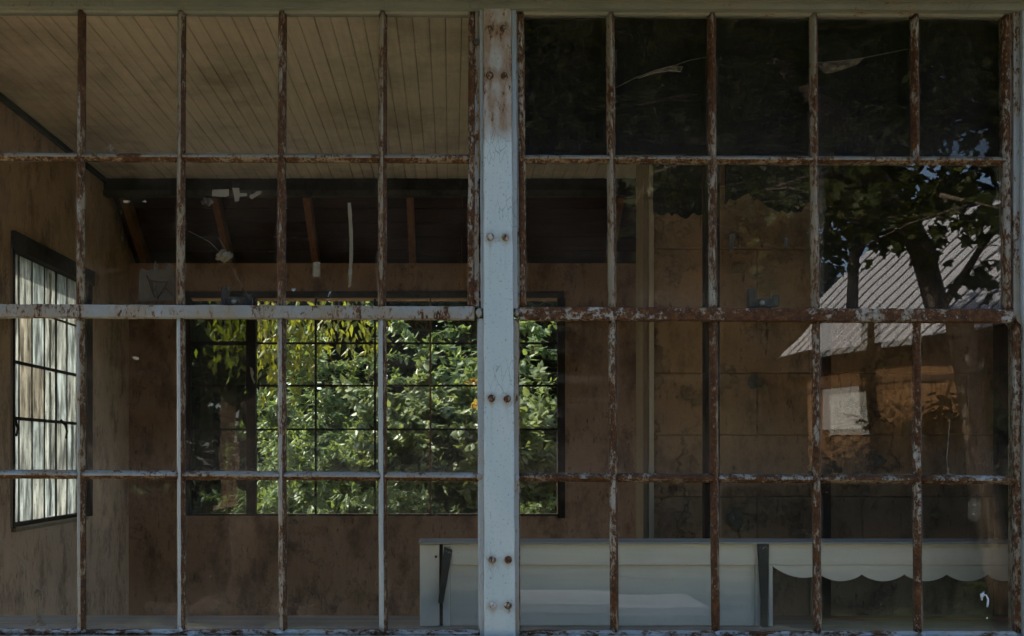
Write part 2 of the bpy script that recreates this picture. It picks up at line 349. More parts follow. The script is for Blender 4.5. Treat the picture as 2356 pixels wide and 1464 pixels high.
M['leaf_yellow'] = leafmat('yellowing_leaf', (0.17, 0.17, 0.022), (0.27, 0.22, 0.025), 0.55)
M['leaf_dark'] = leafmat('tree_leaf', (0.022, 0.031, 0.013), (0.036, 0.046, 0.019), 0.2, 0.05)
M['leaf_maple'] = leafmat('maple_leaf', (0.045, 0.060, 0.016), (0.085, 0.088, 0.022), 0.35, 0.15)
M['leaf_orange'] = leafmat('orange_leaf', (0.42, 0.20, 0.05), (0.50, 0.28, 0.08), 0.4)
def bark():
    t = NT('bark'); v = t.mapv((9, 9, 1.6))
    n = t.noise(3, 7, 0.7, v, 0.8)
    return t.fin(t.mix(t.step(n, 0.35, 0.65), (0.08, 0.058, 0.04), (0.34, 0.26, 0.18)), 0.9, t.bump(n, 1.0, 0.03), spec=0.1)
M['bark'] = bark()
def bark_dark():
    t = NT('bark_dark'); n = t.noise(3, 7, 0.7, t.mapv((9, 9, 1.6)), 0.8)
    return t.fin(t.mix(t.step(n, 0.35, 0.65), (0.025, 0.020, 0.016), (0.075, 0.060, 0.048)), 0.95, t.bump(n, 1.0, 0.03), spec=0.05)
M['bark_dark'] = bark_dark()
M['dirt'] = plaster('warm_bounce_dirt', (0.34, 0.27, 0.19), (0.27, 0.21, 0.15), (0.15, 0.115, 0.08), 1.0, 0.8, 3.0, 0)
def grassmat():
    t = NT('lawn'); n = t.noise(0.8, 8, 0.7); f = t.noise(30, 5, 0.7)
    c = t.mix(t.step(n, 0.35, 0.7), (0.045, 0.075, 0.022), (0.09, 0.095, 0.035)); c = t.mix(t.step(f, 0.4, 0.7), c, (0.03, 0.045, 0.015))
    return t.fin(c, 0.95, t.bump(f, 1.0, 0.03), spec=0.1)
M['lawn'] = grassmat()

# ------------------------------------------------------------------ setting: ground and the old building
S0 = DC / F                                   # metres per photo pixel on the glass plane
YA, YB = 8.80, 9.47                           # lens distance of the ceiling's end and of the back wall
XL = -2.81                                    # inner face of the left wall
ZC = EYE + (VY - 412) / F * YA                # ceiling height
yA, yB = YA - DC, YB - DC
XR = 3.2
def struct(o): o['kind'] = 'structure'; return o

g = MB(); N = 60
ext = 400.0
for j in range(N + 1):
    for i in range(N + 1):
        u = (i / N * 2 - 1); w = (j / N * 2 - 1)
        x = math.copysign(abs(u) ** 3 * ext, u); y = math.copysign(abs(w) ** 3 * ext, w)
        g.v.append((x, y, -0.06 + 0.05 * mnoise.noise((x * 0.3, y * 0.3, 0))))
for j in range(N):
    for i in range(N):
        a = j * (N + 1) + i; g.f.append((a, a + 1, a + N + 2, a + N + 1))
struct(g.build('ground', M['lawn'], smooth=True))

struct(MB().box(XL - 4, XR + 4, -6.2, -0.03, -0.3, 0.0).build('yard', M['dirt']))  # unseen dirt apron added to bounce warmer light indoors
struct(MB().box(XL - 3, XR + 3, yB + 0.27, yB + 2.2, -0.3, 0.0).build('bounce_path', M['dirt']))  # unseen dirt strip added for warm bounce at the back window
struct(MB().box(XL - 0.25, XR + 0.2, 0.0, yB + 0.25, -0.3, 0.03).build('floor', M['floor']))
# left wall with window hole, plus an unseen opening added to let sun in
LW0, LW1 = 6.95 - DC, 8.36 - DC               # window span in Y on the left wall
LZ0, LZ1 = 1.085, 2.915
w = MB()
w.box(XL - 0.22, XL, 0.16, 1.5, 0.03, ZC + 0.3); w.box(XL - 0.22, XL, 2.9, LW0, 0.03, ZC + 0.3); w.box(XL - 0.22, XL, 1.5, 2.9, 2.4, ZC + 0.3); w.box(XL - 0.22, XL, 1.5, 2.9, 0.03, 0.9); w.box(XL - 0.22, XL, LW1, yB + 0.2, 0.03, ZC + 0.3)
w.box(XL - 0.22, XL, LW0, LW1, 0.03, LZ0); w.box(XL - 0.22, XL, LW0, LW1, LZ1, ZC + 0.3)
struct(w.build('wall_left', M['plaster']))
# back wall with window hole
bx0, bx1 = P(428, 0, YB).x, P(1292, 0, YB).x
bz0, bz1 = P(0, 1187, YB).z, P(0, 686, YB).z
ZH = P(0, 606, YB).z
w = MB()
w.box(XL, bx0, yB, yB + 0.2, 0.03, ZH); w.box(bx1, XR, yB, yB + 0.2, 0.03, ZH)
w.box(bx0, bx1, yB, yB + 0.2, 0.03, bz0); w.box(bx0, bx1, yB, yB + 0.2, bz1, ZH)
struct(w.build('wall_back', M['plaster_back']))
w = MB(); w.box(XR, XR + 0.2, 0.16, 1.6, 0.03, ZC + 0.3); w.box(XR, XR + 0.2, 4.9, yB + 0.2, 0.03, ZC + 0.3); w.box(XR, XR + 0.2, 1.6, 4.9, 2.9, ZC + 0.3)  # unseen opening added in this wall to brighten the room
struct(w.build('wall_right', M['plaster']))
# front wall round the two windows (outer face just behind the frames)
wx0, wx1 = P(-52, 0).x, P(2372, 0).x
wz0, wz1 = P(0, 1462).z, P(0, 14).z
w = MB()
w.box(XL - 0.22, XL + 0.05, -0.02, 0.15, -0.2, ZC + 0.3); w.box(XL + 0.05, wx0 - 0.05, -0.02, 0.15, -0.2, wz0 - 0.05); w.box(XL + 0.05, wx0 - 0.05, -0.02, 0.15, wz1 + 0.06, ZC + 0.3); w.box(wx1 + 0.05, XR + 0.2, -0.02, 0.15, -0.2, ZC + 0.3)  # unseen open bay at the left end, added to light the room
w.box(wx0 - 0.05, wx1 + 0.05, -0.02, 0.15, -0.2, wz0 - 0.05); w.box(wx0 - 0.05, wx1 + 0.05, -0.02, 0.15, wz1 + 0.06, ZC + 0.3)
struct(w.build('wall_front', M['facade']))
# ceiling: dark backing with painted beadboard planks
ceil = struct(MB().box(XL, XR, 0.16, yA, ZC + 0.014, ZC + 0.10).build('ceiling', M['ceiling_gap']))
pw = 0.0842
def plank_mesh(L):
    b = MB(); h = pw / 2 - 0.0011; e = 0.0045
    prof = [(-h, 0.014), (-h, 0.004), (-h + e, 0.0), (h - e, 0.0), (h, 0.004), (h, 0.014)]
    n = len(prof)
    v = [(u, 0, z) for u, z in prof] + [(u, L, z) for u, z in prof]
    b.add(v, [tuple(range(n)), tuple(range(2*n-1, n-1, -1))] + [(i, n + i, n + (i+1) % n, (i+1) % n) for i in range(n)])
    me = b.mesh('plank'); me.materials.append(M['ceiling_board']); return me
lens_ = [0.9, 1.3, 1.7, 2.2, 2.6]
pm = {}
x = XL + 0.045
while x < XR:
    y = 0.17; first = True
    while y < yA - 0.01:
        L = min(rnd.choice(lens_[2:] if not first else lens_), yA - y)
        if yA - (y + L) < 0.5: L = yA - y
        k = round(L, 3)
        if k not in pm: pm[k] = plank_mesh(k - 0.002)
        o = bpy.data.objects.new('plank', pm[k]); COL.objects.link(o); o.parent = ceil
        o.location = (x + rnd.uniform(-.0006, .0006), y, ZC + rnd.uniform(-0.0015, 0.0015)); y += L; first = False
    x += pw
struct(MB().box(XL + 0.001, XL + 0.035, 0.17, yA - 0.02, ZC - 0.035, ZC - 0.004).build('cornice', M['dark_trim']))
# beam where the ceiling ends, then the sloping roof of the lean-to behind it
zb0 = P(0, 452, YA).z
bm_ = struct(MB().box(XL + 0.002, XR - 0.002, yA - 0.015, yA + 0.05, zb0 + 0.045, ZC + 0.09).build('beam', M['dark_trim']))
MB().box(XL + 0.002, XR - 0.002, yA - 0.035, yA + 0.05, zb0, zb0 + 0.043).build('moulding', M['beam_grey'], bm_)
s0 = Vector((0, yA + 0.052, zb0 + 0.16)); s1 = Vector((0, yB + 0.20, ZH + 0.02))
sdir = (s1 - s0); SL = sdir.length; sdir.normalize(); snor = Vector((0, -sdir.z, sdir.y))
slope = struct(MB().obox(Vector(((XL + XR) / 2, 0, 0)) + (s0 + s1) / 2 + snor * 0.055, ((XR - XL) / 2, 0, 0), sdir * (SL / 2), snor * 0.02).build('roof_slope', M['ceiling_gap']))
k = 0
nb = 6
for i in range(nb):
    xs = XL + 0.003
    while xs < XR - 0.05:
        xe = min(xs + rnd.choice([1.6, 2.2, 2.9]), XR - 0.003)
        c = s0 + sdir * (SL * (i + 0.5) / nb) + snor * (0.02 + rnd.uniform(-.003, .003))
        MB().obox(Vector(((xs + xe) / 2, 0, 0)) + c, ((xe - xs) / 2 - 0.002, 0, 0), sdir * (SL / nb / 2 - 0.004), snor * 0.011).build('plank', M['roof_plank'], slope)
        xs = xe
for px in (300, 505, 712, 945, 1180, 1420):
    xx = P(px, 0, YA + 0.3).x
    c = (s0 + s1) / 2 - snor * 0.055
    MB().obox(Vector((xx, 0, 0)) + c, (0.028, 0, 0), sdir * (SL / 2 - 0.02), snor * 0.06).build('rafter', M['rafter'], slope)
# roof over everything, with front eave
roof = struct(MB().box(XL - 0.5, XR + 0.5, -0.42, yA + 0.02, ZC + 0.31, ZC + 0.45).build('roof', M['facade']))
rm = MB().obox(Vector(((XL + XR) / 2, 0, 0)) + (s0 + s1) / 2 + snor * 0.16, ((XR - XL) / 2 + 0.4, 0, 0), sdir * (SL / 2 + 0.3), snor * 0.04)
rm.box(XL - 0.2, XR + 0.2, yA - 0.1, yA + 0.25, ZC + 0.101, ZC + 0.309)
rm.build('lean_to_roof', M['facade'], roof)
struct(MB().box(XL - 0.4, XR + 0.4, -0.40, -0.021, 3.08, 3.14).build('eave', M['facade']))  # unseen board added low down to shade the window tops

# ------------------------------------------------------------------ the two big steel windows in front
def lerp(a, b, t): return a + (b - a) * t
BARP = [(-0.0125, 0.003), (-0.0105, -0.003), (-0.0055, -0.013), (-0.0025, -0.0165), (0.0025, -0.0165), (0.0055, -0.013), (0.0105, -0.003), (0.0125, 0.003),
        (0.003, 0.0045), (0.003, 0.030), (-0.003, 0.030), (-0.003, 0.0045)]
def bar(name, p0, p1, m, parent, prof=BARP, scale=1.0, jit=0.0011, dy=0.0, seed=0.0, step=0.018, m2=None, side2=-1):
    """glazing bar from p0 to p1 in the window plane: putty slopes, ridge and inner web, edges uneven"""
    p0, p1 = Vector(p0), Vector(p1); d = (p1 - p0); L = d.length; d.normalize()
    side = Vector((d.z, 0, -d.x)); n = max(2, int(L / step)); k = len(prof)
    b = MB()
    for i in range(n + 1):
        c = p0 + d * (L * i / n)
        for q, (u, y) in enumerate(prof):
            a = jit * (1 if y < 0.01 else 0.2)
            nz = mnoise.noise((c.x * 23 + seed, c.z * 23 + q * 3.1, q * 1.7 + seed)) + 0.6 * mnoise.noise((c.x * 90 + seed, c.z * 90, q * 2.3))
            nz2 = mnoise.noise((c.x * 31 - seed, c.z * 31 + q * 1.1, q * 0.7 + 9))
            b.v.append(tuple(c + side * (u * scale + a * nz) + Vector((0, y * (scale if y < 0 else 1) + dy + 0.6 * a * nz2, 0))))
    for i in range(n):
        for q in range(k):
            b.f.append((i*k + q, i*k + (q+1) % k, (i+1)*k + (q+1) % k, (i+1)*k + q))
    b.f += [tuple(range(k))[::-1], tuple(n*k + q for q in range(k))]
    o = b.build(name, m, parent)
    o.data.polygons.foreach_set('use_smooth', [True] * len(o.data.polygons))
    if m2 is not None:                                        # the weather side of the putty has lost more paint
        o.data.materials.append(m2); mi = []
        for i in range(n):
            for q in range(k):
                um = prof[q][0] + prof[(q+1) % k][0]; mi.append(1 if um * side2 > 0.004 else 0)
        o.data.polygons.foreach_set('material_index', mi + [0, 0])
    return o

RAILP = [(-0.0185, 0.004), (-0.0185, -0.012), (-0.0165, -0.0185), (0.0, -0.0205), (0.0150, -0.0205), (0.0178, -0.0165), (0.0185, 0.004), (0.012, 0.024), (-0.012, 0.024)]
JAMBP = [(-0.010, 0.006), (-0.010, -0.008), (-0.0055, -0.014), (0.0055, -0.014), (0.010, -0.008), (0.010, 0.006), (0.006, 0.028), (-0.006, 0.028)]

def pane_obj(x0, x1, z0, z1, m, parent, rx=0.0, rz=0.0, wedge=(0, 0), y=0.0):
    """sheet of glass 3 mm thick as a slim box; rx, rz tilt it in its putty, wedge = unevenness of its inner face"""
    cx, cz = (x0 + x1) / 2, (z0 + z1) / 2; b = MB(); vv = []
    for yy in (-0.0015, 0.0015):
        for (xx, zz) in ((x0, z0), (x1, z0), (x1, z1), (x0, z1)):
            t = y + yy + (xx - cx) * math.tan(rz) + (zz - cz) * math.tan(rx)
            if yy > 0: t += (xx - cx) * wedge[0] + (zz - cz) * wedge[1]
            vv.append((xx, t, zz))
    b.add(vv, [(0,1,2,3), (7,6,5,4), (0,4,5,1), (1,5,6,2), (2,6,7,3), (3,7,4,0)])
    return b.build('pane', m, parent)

def zrow(vals, px):
    """height of a slightly sloping horizontal line at column px; vals = (y at px 0, y at px 2356)"""
    return lerp(vals[0], vals[1], px / 2356.0)
HY = [(27, 38), (361, 371), (716.5, 729), (1091, 1105), (1449, 1455)]     # head, bar, rail, bar, sill
def W(px, py): return P(px, py, DC)

def big_window(name, cols_up, cols_lo, label, wide=False, mats=None, latch_px=None):
    cx = (cols_up[0][0] + cols_up[-1][0]) / 2
    t = thing(name, W(cx, 1462), label, 'window')
    g_i = 0
    for half, cols in ((0, cols_up), (1, cols_lo)):
        rows = (0, 1) if half == 0 else (2, 3)
        ytop, ybot = HY[0 if half == 0 else 2], HY[2 if half == 0 else 4]
        def cx_at(c, py):
            a, b_ = c; y0, y1 = zrow(ytop, a), zrow(ybot, a); return lerp(a, b_, (py - y0) / (y1 - y0))
        nc = len(cols)
        for j, c in enumerate(cols):
            y0, y1 = zrow(ytop, c[0]), zrow(ybot, c[1])
            if half == 0: y1 -= 12
            else: y0 += 12
            edge = j in (0, nc - 1)
            nm = 'jamb' if edge else 'vertical_bar'
            mm = mats['jamb_up' if half == 0 else 'jamb_lo'] if edge else mats['v_up' if half == 0 else 'v_lo']
            if isinstance(mm, list): mm = mm[j % len(mm)]
            pr = JAMBP if edge else BARP
            # the wide pane: no bar between the last two columns of row 2
            if wide and half == 0 and j == nc - 2:
                ym = zrow(HY[1], c[0]); bar(nm, W(c[0], y0), W(cx_at(c, ym), ym + 4), mm, t, pr, 1.08, seed=j + 3.3 * half, m2=M['rust_brown']); continue
            bar(nm, W(c[0], y0), W(c[1], y1), mm, t, pr, 1.08, seed=j + 7.7 * half + cx, m2=M['rust_brown'])
        hy = HY[1] if half == 0 else HY[3]
        for j in range(nc - 1):
            ym0 = zrow(hy, cols[j][0]); xa, xb = cx_at(cols[j], ym0), cx_at(cols[j+1], ym0)
            mm = mats['h_up' if half == 0 else 'h_lo']
            bar('horizontal_bar', W(xa + 5, ym0), W(xb - 5, zrow(hy, xb)), mm, t, scale=1.12, dy=0.002, seed=j * 1.9 + half * 5 + cx, m2=M['rust_brown'], side2=1)
            for r in rows:
                if wide and half == 0 and r == 1 and j == nc - 2: continue
                jj = j + 2 if (wide and half == 0 and r == 1 and j == nc - 3) else j + 1
                ya, yb = zrow(HY[r], cols[j][0]), zrow(HY[r+1], cols[jj][0])
                X0 = W(cx_at(cols[j], (ya + yb) / 2), 0).x; X1 = W(cx_at(cols[jj], (ya + yb) / 2), 0).x
                rx, rz, wd = rnd.uniform(-1, 1) * 0.0022, rnd.uniform(-1, 1) * 0.0022, (0, 0)
                gm = M[rnd.choice(['glass_a', 'glass_a', 'glass_b'])]
                key = (name == 'steel_window_right', r, j)
                if wide:
                    if r == 1 and j == nc - 3: gm, rx, rz = M['glass_clear'], 0.000, 0.009
                    elif r == 2 and j >= nc - 4: gm, rx, rz, wd = M['glass_a'], 0.0, 0.0, (0.0, 0.0)
                    elif r == 3: gm = M['glass_haze']
                    elif r == 0: gm = M['glass_top']
                    if r == 2 and j == nc - 3: gm, wd = M['glass_clear'], (-0.0036, 0.0030)
                pane_obj(X0 + 0.004, X1 - 0.004, W(0, yb).z + 0.004, W(0, ya).z - 0.004, gm, t, rx, rz, wd)
    # rail between the fixed upper part and the lower part
    a, b_ = cols_up[0][1], cols_up[-1][1]
    rl = bar('rail', W(a - 7, zrow(HY[2], a)), W(b_ + 7, zrow(HY[2], b_)), mats['rail'], t, RAILP, 1.12, jit=0.0015, seed=cx, step=0.012)
    rl.data.polygons.foreach_set('use_smooth', [False] * len(rl.data.polygons))
    # head and sill bars of the frame
    bar('head', W(cols_up[0][0] - 8, zrow(HY[0], cols_up[0][0]) - 3), W(cols_up[-1][0] + 8, zrow(HY[0], cols_up[-1][0]) - 3), M['paint_olive'], t, JAMBP, 0.8, seed=cx + 2)
    bar('sill_bar', W(cols_lo[0][1] - 8, zrow(HY[4], cols_lo[0][1]) + 5), W(cols_lo[-1][1] + 8, zrow(HY[4], cols_lo[-1][1]) + 5), M['sill_paint'], t, JAMBP, 0.95, jit=0.002, seed=cx + 3)
    if latch_px:
        lx, ly = latch_px
        c = W(lx, ly); lt = MB().box(c.x - 0.026, c.x + 0.040, 0.031, 0.052, c.z - 0.016, c.z + 0.014)
        lt.box(c.x - 0.036, c.x - 0.012, 0.031, 0.056, c.z - 0.016, c.z + 0.046)
        lt.box(c.x + 0.041, c.x + 0.062, 0.034, 0.048, c.z - 0.012, c.z + 0.024)
        lo = lt.build('latch', M['latch'], t); bv = lo.modifiers.new('bevel', 'BEVEL'); bv.width = 0.004; bv.segments = 2
        MB().lathe([(0.0085, 0), (0.0085, 0.006), (0.005, 0.010)], 14, (c.x + 0.006, 0.030, c.z - 0.002), (0, -1, 0), (1, 0, 0), (0, 0, 1)).build('pivot', M['latch_bright'], lo)
    return t

def metal(name, c, rough, metal_, var=0.5):
    t = NT(name); return t.fin(t.mix(t.step(t.noise(60, 5, 0.7), 0.4, 0.7), c, tuple(var * q for q in c)), rough, t.bump(t.noise(90, 4, 0.6), 0.4, 0.001), 0.4, metal_)
M['latch'] = metal('latch_iron', (0.06, 0.06, 0.058), 0.6, 0.4)
M['latch_bright'] = metal('pivot_steel', (0.42, 0.40, 0.36), 0.5, 0.6)

left_up = [(-46, -46), (188, 185), (418, 415), (650, 647), (881, 879), (1086, 1084)]
left_lo = [(-46, -46), (185, 188), (416, 418), (648, 651), (879, 882), (1106, 1109)]
right_up = [(1197, 1203), (1404, 1409), (1637, 1641), (1871, 1876), (2104, 2109), (2312, 2316)]
right_lo = [(1186, 1189), (1410, 1414), (1641, 1647), (1877, 1881), (2109, 2113), (2338, 2341)]
win_l = big_window('steel_window', left_up, left_lo, 'rusty blue painted steel grid window left of the riveted post', False,
    dict(jamb_up=M['rust_mid'], jamb_lo=M['paint_blue'], v_up=[M['paint_grey'], M['rust_mid']], v_lo=[M['paint_blue'], M['paint_mid']], h_up=M['paint_grey'], h_lo=M['paint_mid'], rail=M['paint_mid']), (530, 690))
win_r = big_window('steel_window', right_up, right_lo, 'heavily rusted steel grid window right of the riveted post', True,
    dict(jamb_up=M['rust_mid'], jamb_lo=M['rust_mid'], v_up=[M['rust_mid'], M['paint_grey']], v_lo=[M['rust_high'], M['rust_high'], M['rust_high'], M['rust_mid']], h_up=M['paint_grey'], h_lo=M['rust_mid'], rail=M['rust_high']), (1755, 693))

# ------------------------------------------------------------------ riveted post between the windows, edge post, head and sill
RIVETS = [(1125, 77), (1158, 76), (1126, 182), (1160, 183), (1127, 550), (1162, 551), (1130, 918), (1166, 919), (1132, 1286), (1168, 1286), (1133, 1390), (1168, 1390)]
def riveted_post():
    t = thing('window_post', W(1148, 1464), 'pale blue riveted steel post with rust streaks between the two windows', 'post')
    prof = [(-30, -0.026), (30, -0.026)]
    nx, nz = 44, 520
    b = MB(); st = []
    for j in range(nz + 1):
        f = j / nz; py = lerp(22, 1470, f)
        c = lerp(1143, 1149, f); hw = lerp(32, 36, f)
        for i in range(nx + 1):
            u = i / nx * 2 - 1; px = c + u * hw
            p = W(px, py)
            y = -0.030 + (0.0035 * max(0, abs(u) - 0.93) / 0.07)
            y += 0.00035 * mnoise.noise((p.x * 120, p.z * 40, 1))
            s = 0.0
            n1 = mnoise.noise((p.x * 16, p.z * 10, 3.0)); n2 = mnoise.noise((p.x * 60, p.z * 14, 5.0))
            if py < 360: s += max(0, min(1, (345 - py) / 60 + n1 * 0.7)) * (0.60 + 0.28 * n1 + 0.18 * n2)
            for (rx_, ry_) in RIVETS:
                dx, dy = px - rx_, py - ry_
                rr = math.hypot(dx, dy)
                if rr < 24: s += 0.45 * max(0, 1 - rr / 24)
                if dy > 0 and dy < 230 and abs(dx) < 14:
                    s += 0.34 * math.exp(-(dx / (4.5 + 2 * n2)) ** 2) * max(0, 1 - dy / (70 + 120 * ((rx_ * 7 + ry_) % 10) / 10)) * (0.7 + 0.5 * n2)
            e = abs(u)
            if e > 0.9: s += 0.5 * (e - 0.9) / 0.1 * max(0, 0.5 + n2 + n1)
            st.append(s); b.v.append((p.x, y, p.z))
    for j in range(nz):
        for i in range(nx):
            a = j * (nx + 1) + i; b.f.append((a, a + nx + 1, a + nx + 2, a + 1))
    o = b.build('face_plate', M['post_paint'], t, True)
    at = o.data.attributes.new('stain', 'FLOAT', 'POINT'); at.data.foreach_set('value', st)
    # side flanges (wider below the rail) and the web behind
    def strip(name, x_top, x_bot, y0, y1, py0, py1, m, dyf=-0.020, dyb=0.05):
        (a0, a1), (b0, b1) = x_top, x_bot
        vv = []
        n = 60
        mb = MB()
        for i in range(n + 1):
            f = i / n; py = lerp(py0, py1, f)
            l, r_ = lerp(a0, b0, f), lerp(a1, b1, f)
            l += 1.3 * mnoise.noise((py * 0.04, l * 0.1, 2)) ; r_ += 1.3 * mnoise.noise((py * 0.05, r_ * 0.1, 8))
            for (q, yy) in ((l, y0), (r_, y0), (r_, y1), (l, y1)):
                pt = W(q, py); mb.v.append((pt.x, yy, pt.z))
        for i in range(n):
            for q in range(4): mb.f.append((i*4+q, i*4+(q+1) % 4, (i+1)*4+(q+1) % 4, (i+1)*4+q))
        mb.f += [(3, 2, 1, 0), (n*4, n*4+1, n*4+2, n*4+3)]
        return mb.build(name, m, t)
    strip('web', (1108, 1178), (1110, 1186), -0.012, 0.06, 20, 1472, M['paint_grey'])
    strip('flange', (1103, 1112), (1106, 1114), -0.021, 0.0, 22, 712, M['paint_blue'])
    strip('flange', (1176, 1186), (1180, 1190), -0.021, 0.0, 22, 712, M['paint_blue'])
    strip('flange', (1100, 1115), (1104, 1120), -0.024, 0.0, 736, 1470, M['paint_blue'])
    strip('flange', (1179, 1191), (1182, 1194), -0.022, 0.0, 740, 1470, M['paint_mid'])
    strip('putty', (1090, 1101), (1088, 1102), -0.010, 0.02, 30, 706, M['paint_mid'])
    strip('putty', (1187, 1194), (1191, 1197), -0.010, 0.02, 34, 712, M['paint_mid'])
    mats = [M['rust_mid']] * 4 + [M['rivet_painted']] * 8
    for i, (rx_, ry_) in enumerate(RIVETS):
        c = W(rx_, ry_); r = 0.0118
        ob = MB().lathe([(r, -0.002), (r * 0.97, 0.003), (r * 0.82, 0.0065), (r * 0.55, 0.0092), (r * 0.2, 0.0104)], 18, (c.x, -0.0295, c.z), (0, -1, 0), (1, 0, 0), (0, 0, 1)).build('rivet', mats[i], t, True)
    # screw stub on the left edge near the top, and weld lumps at the rail
    c = W(1096, 103); MB().lathe([(0.009, -0.01), (0.009, 0.012), (0.006, 0.016)], 10, (c.x, -0.014, c.z), (0, -1, 0), (1, 0, 0), (0, 0, 1)).build('bolt_stub', M['latch'], t)
    for (qx, qy) in ((1102, 722), (1190, 722), (1104, 1098), (1187, 1101)):
        c = W(qx, qy); me = bpy.data.meshes.new('weld'); bmh = bmesh.new(); bmesh.ops.create_icosphere(bmh, subdivisions=3, radius=0.011)
        for v in bmh.verts: v.co = Vector((v.co.x * 0.9, v.co.y * 0.8, v.co.z * 1.25)) * (1 + 0.25 * mnoise.noise(v.co * 160 + Vector((qx, qy, 0)))) + Vector((c.x, -0.018, c.z))
        bmh.to_mesh(me); bmh.free(); link('weld', me, M['paint_mid'], t, True)
    return t
M['rivet_painted'] = flaking_paint('rivet_paint', (0.31, 0.39, 0.41), (0.36, 0.43, 0.44), 0.56, off=2.9)
riveted_post()

t = thing('window_post', W(2368, 1464), 'weathered blue steel post at the right edge of the picture', 'post')
for nm, a, b_, y0, m in (('face_plate', 2341, 2420, -0.030, 'paint_blue'), ('flange', 2326, 2340.5, -0.016, 'paint_mid'), ('flange', 2317, 2325.5, -0.008, 'paint_grey')):
    mb = MB(); n = 70
    for i in range(n + 1):
        py = lerp(26, 1475, i / n); q0 = a + 1.2 * mnoise.noise((py * .05, a, 0)) + (18 if nm == 'flange' and py > 735 else 0) + (6 if nm == 'face_plate' and py > 735 else 0)
        q1 = b_ + 1.2 * mnoise.noise((py * .05, b_, 4)) + (18 if nm == 'flange' and py > 735 else 0)
        for (q, yy) in ((q0, y0), (q1, y0), (q1, 0.04), (q0, 0.04)):
            p = W(q, py); mb.v.append((p.x, yy - (0.0 if yy > 0 else 0.0), p.z))
    for i in range(n):
        for q in range(4): mb.f.append((i*4+q, i*4+(q+1) % 4, (i+1)*4+(q+1) % 4, (i+1)*4+q))
    mb.f += [(3, 2, 1, 0), (n*4, n*4+1, n*4+2, n*4+3)]
    mb.build(nm, M[m], t)
def ledge_strip(name, px0, px1, ya, yb, y0, y1, m, parent, seed):
    """long horizontal strip whose edges (photo rows ya, yb = (left, right)) wander a little"""
    n = 260; mb = MB()
    for i in range(n + 1):
        px = lerp(px0, px1, i / n)
        top = zrow(ya, px) + 0.9 * mnoise.noise((px * 0.03, seed, 0)); bot = zrow(yb, px) + 0.9 * mnoise.noise((px * 0.035, seed, 5)) + 0.5 * mnoise.noise((px * 0.2, seed, 7))
        for (q, yy) in ((top, y0), (bot, y0 + 0.0015 * mnoise.noise((px * .05, seed, 9))), (bot, y1), (top, y1)):
            p = W(px, q); mb.v.append((p.x, yy, p.z))
    for i in range(n):
        for q in range(4): mb.f.append((i*4+q, (i+1)*4+q, (i+1)*4+(q+1) % 4, i*4+(q+1) % 4))
    mb.f += [(0, 1, 2, 3), (n*4+3, n*4+2, n*4+1, n*4)]
    return mb.build(name, m, parent)
t = thing('head_beam', W(1150, 24), 'olive grey painted head beam along the top of both windows', 'beam')
ledge_strip('drip_board', -130, 2430, (-60, -60), (12, 17), -0.060, 0.02, M['paint_olive'], t, 1.0)
ledge_strip('head_plate', -130, 2430, (11, 16), (25, 34), -0.034, 0.03, M['paint_olive'], t, 2.0)
t = thing('window_sill', W(1150, 1490), 'blue painted sill with flaking paint under both windows', 'sill')
sp_ = ledge_strip('sill_plate', -130, 2430, (1459, 1462), (1500, 1500), -0.060, 0.05, M['sill_paint'], t, 3.0)
def chips(parent, spots, seed):
    r_ = random.Random(seed)
    for (px, py, w_, h_) in spots:
        n = 9; pts = []
        for k in range(n):
            a = 2 * math.pi * k / n; pts.append(W(px + w_ * math.cos(a) * r_.uniform(.6, 1.1), py - h_ * math.sin(a) * r_.uniform(.5, 1.1)))
        mb = MB(); v0 = [Vector((p.x, -0.0165 - r_.uniform(0, .004), p.z)) for p in pts]
        mb.quadprism(v0, (0, 0.0012, 0)).build('paint_flake', M['flake'], parent)
M['flake'] = plaster('blue_paint_flake', (0.32, 0.41, 0.47), (0.27, 0.35, 0.41), (0.18, 0.20, 0.20), 6, 0.3, 2.7, 0)
chips(sp_, [(135, 1451, 13, 4), (178, 1451, 10, 4), (262, 1452, 20, 4), (312, 1451, 30, 5), (385, 1453, 22, 4), (446, 1455, 20, 5), (520, 1453, 12, 3), (644, 1451, 12, 8), (930, 1455, 25, 4), (1010, 1454, 20, 4), (1060, 1455, 25, 4), (1240, 1459, 14, 3), (1320, 1460, 16, 3), (1388, 1459, 12, 4), (1500, 1459, 30, 4), (1700, 1461, 20, 3), (1770, 1460, 12, 3), (1990, 1458, 16, 3), (2060, 1460, 14, 3), (2118, 1456, 7, 8), (418, 1447, 7, 7), (1648, 1455, 7, 8), (186, 1446, 6, 6)], 4)

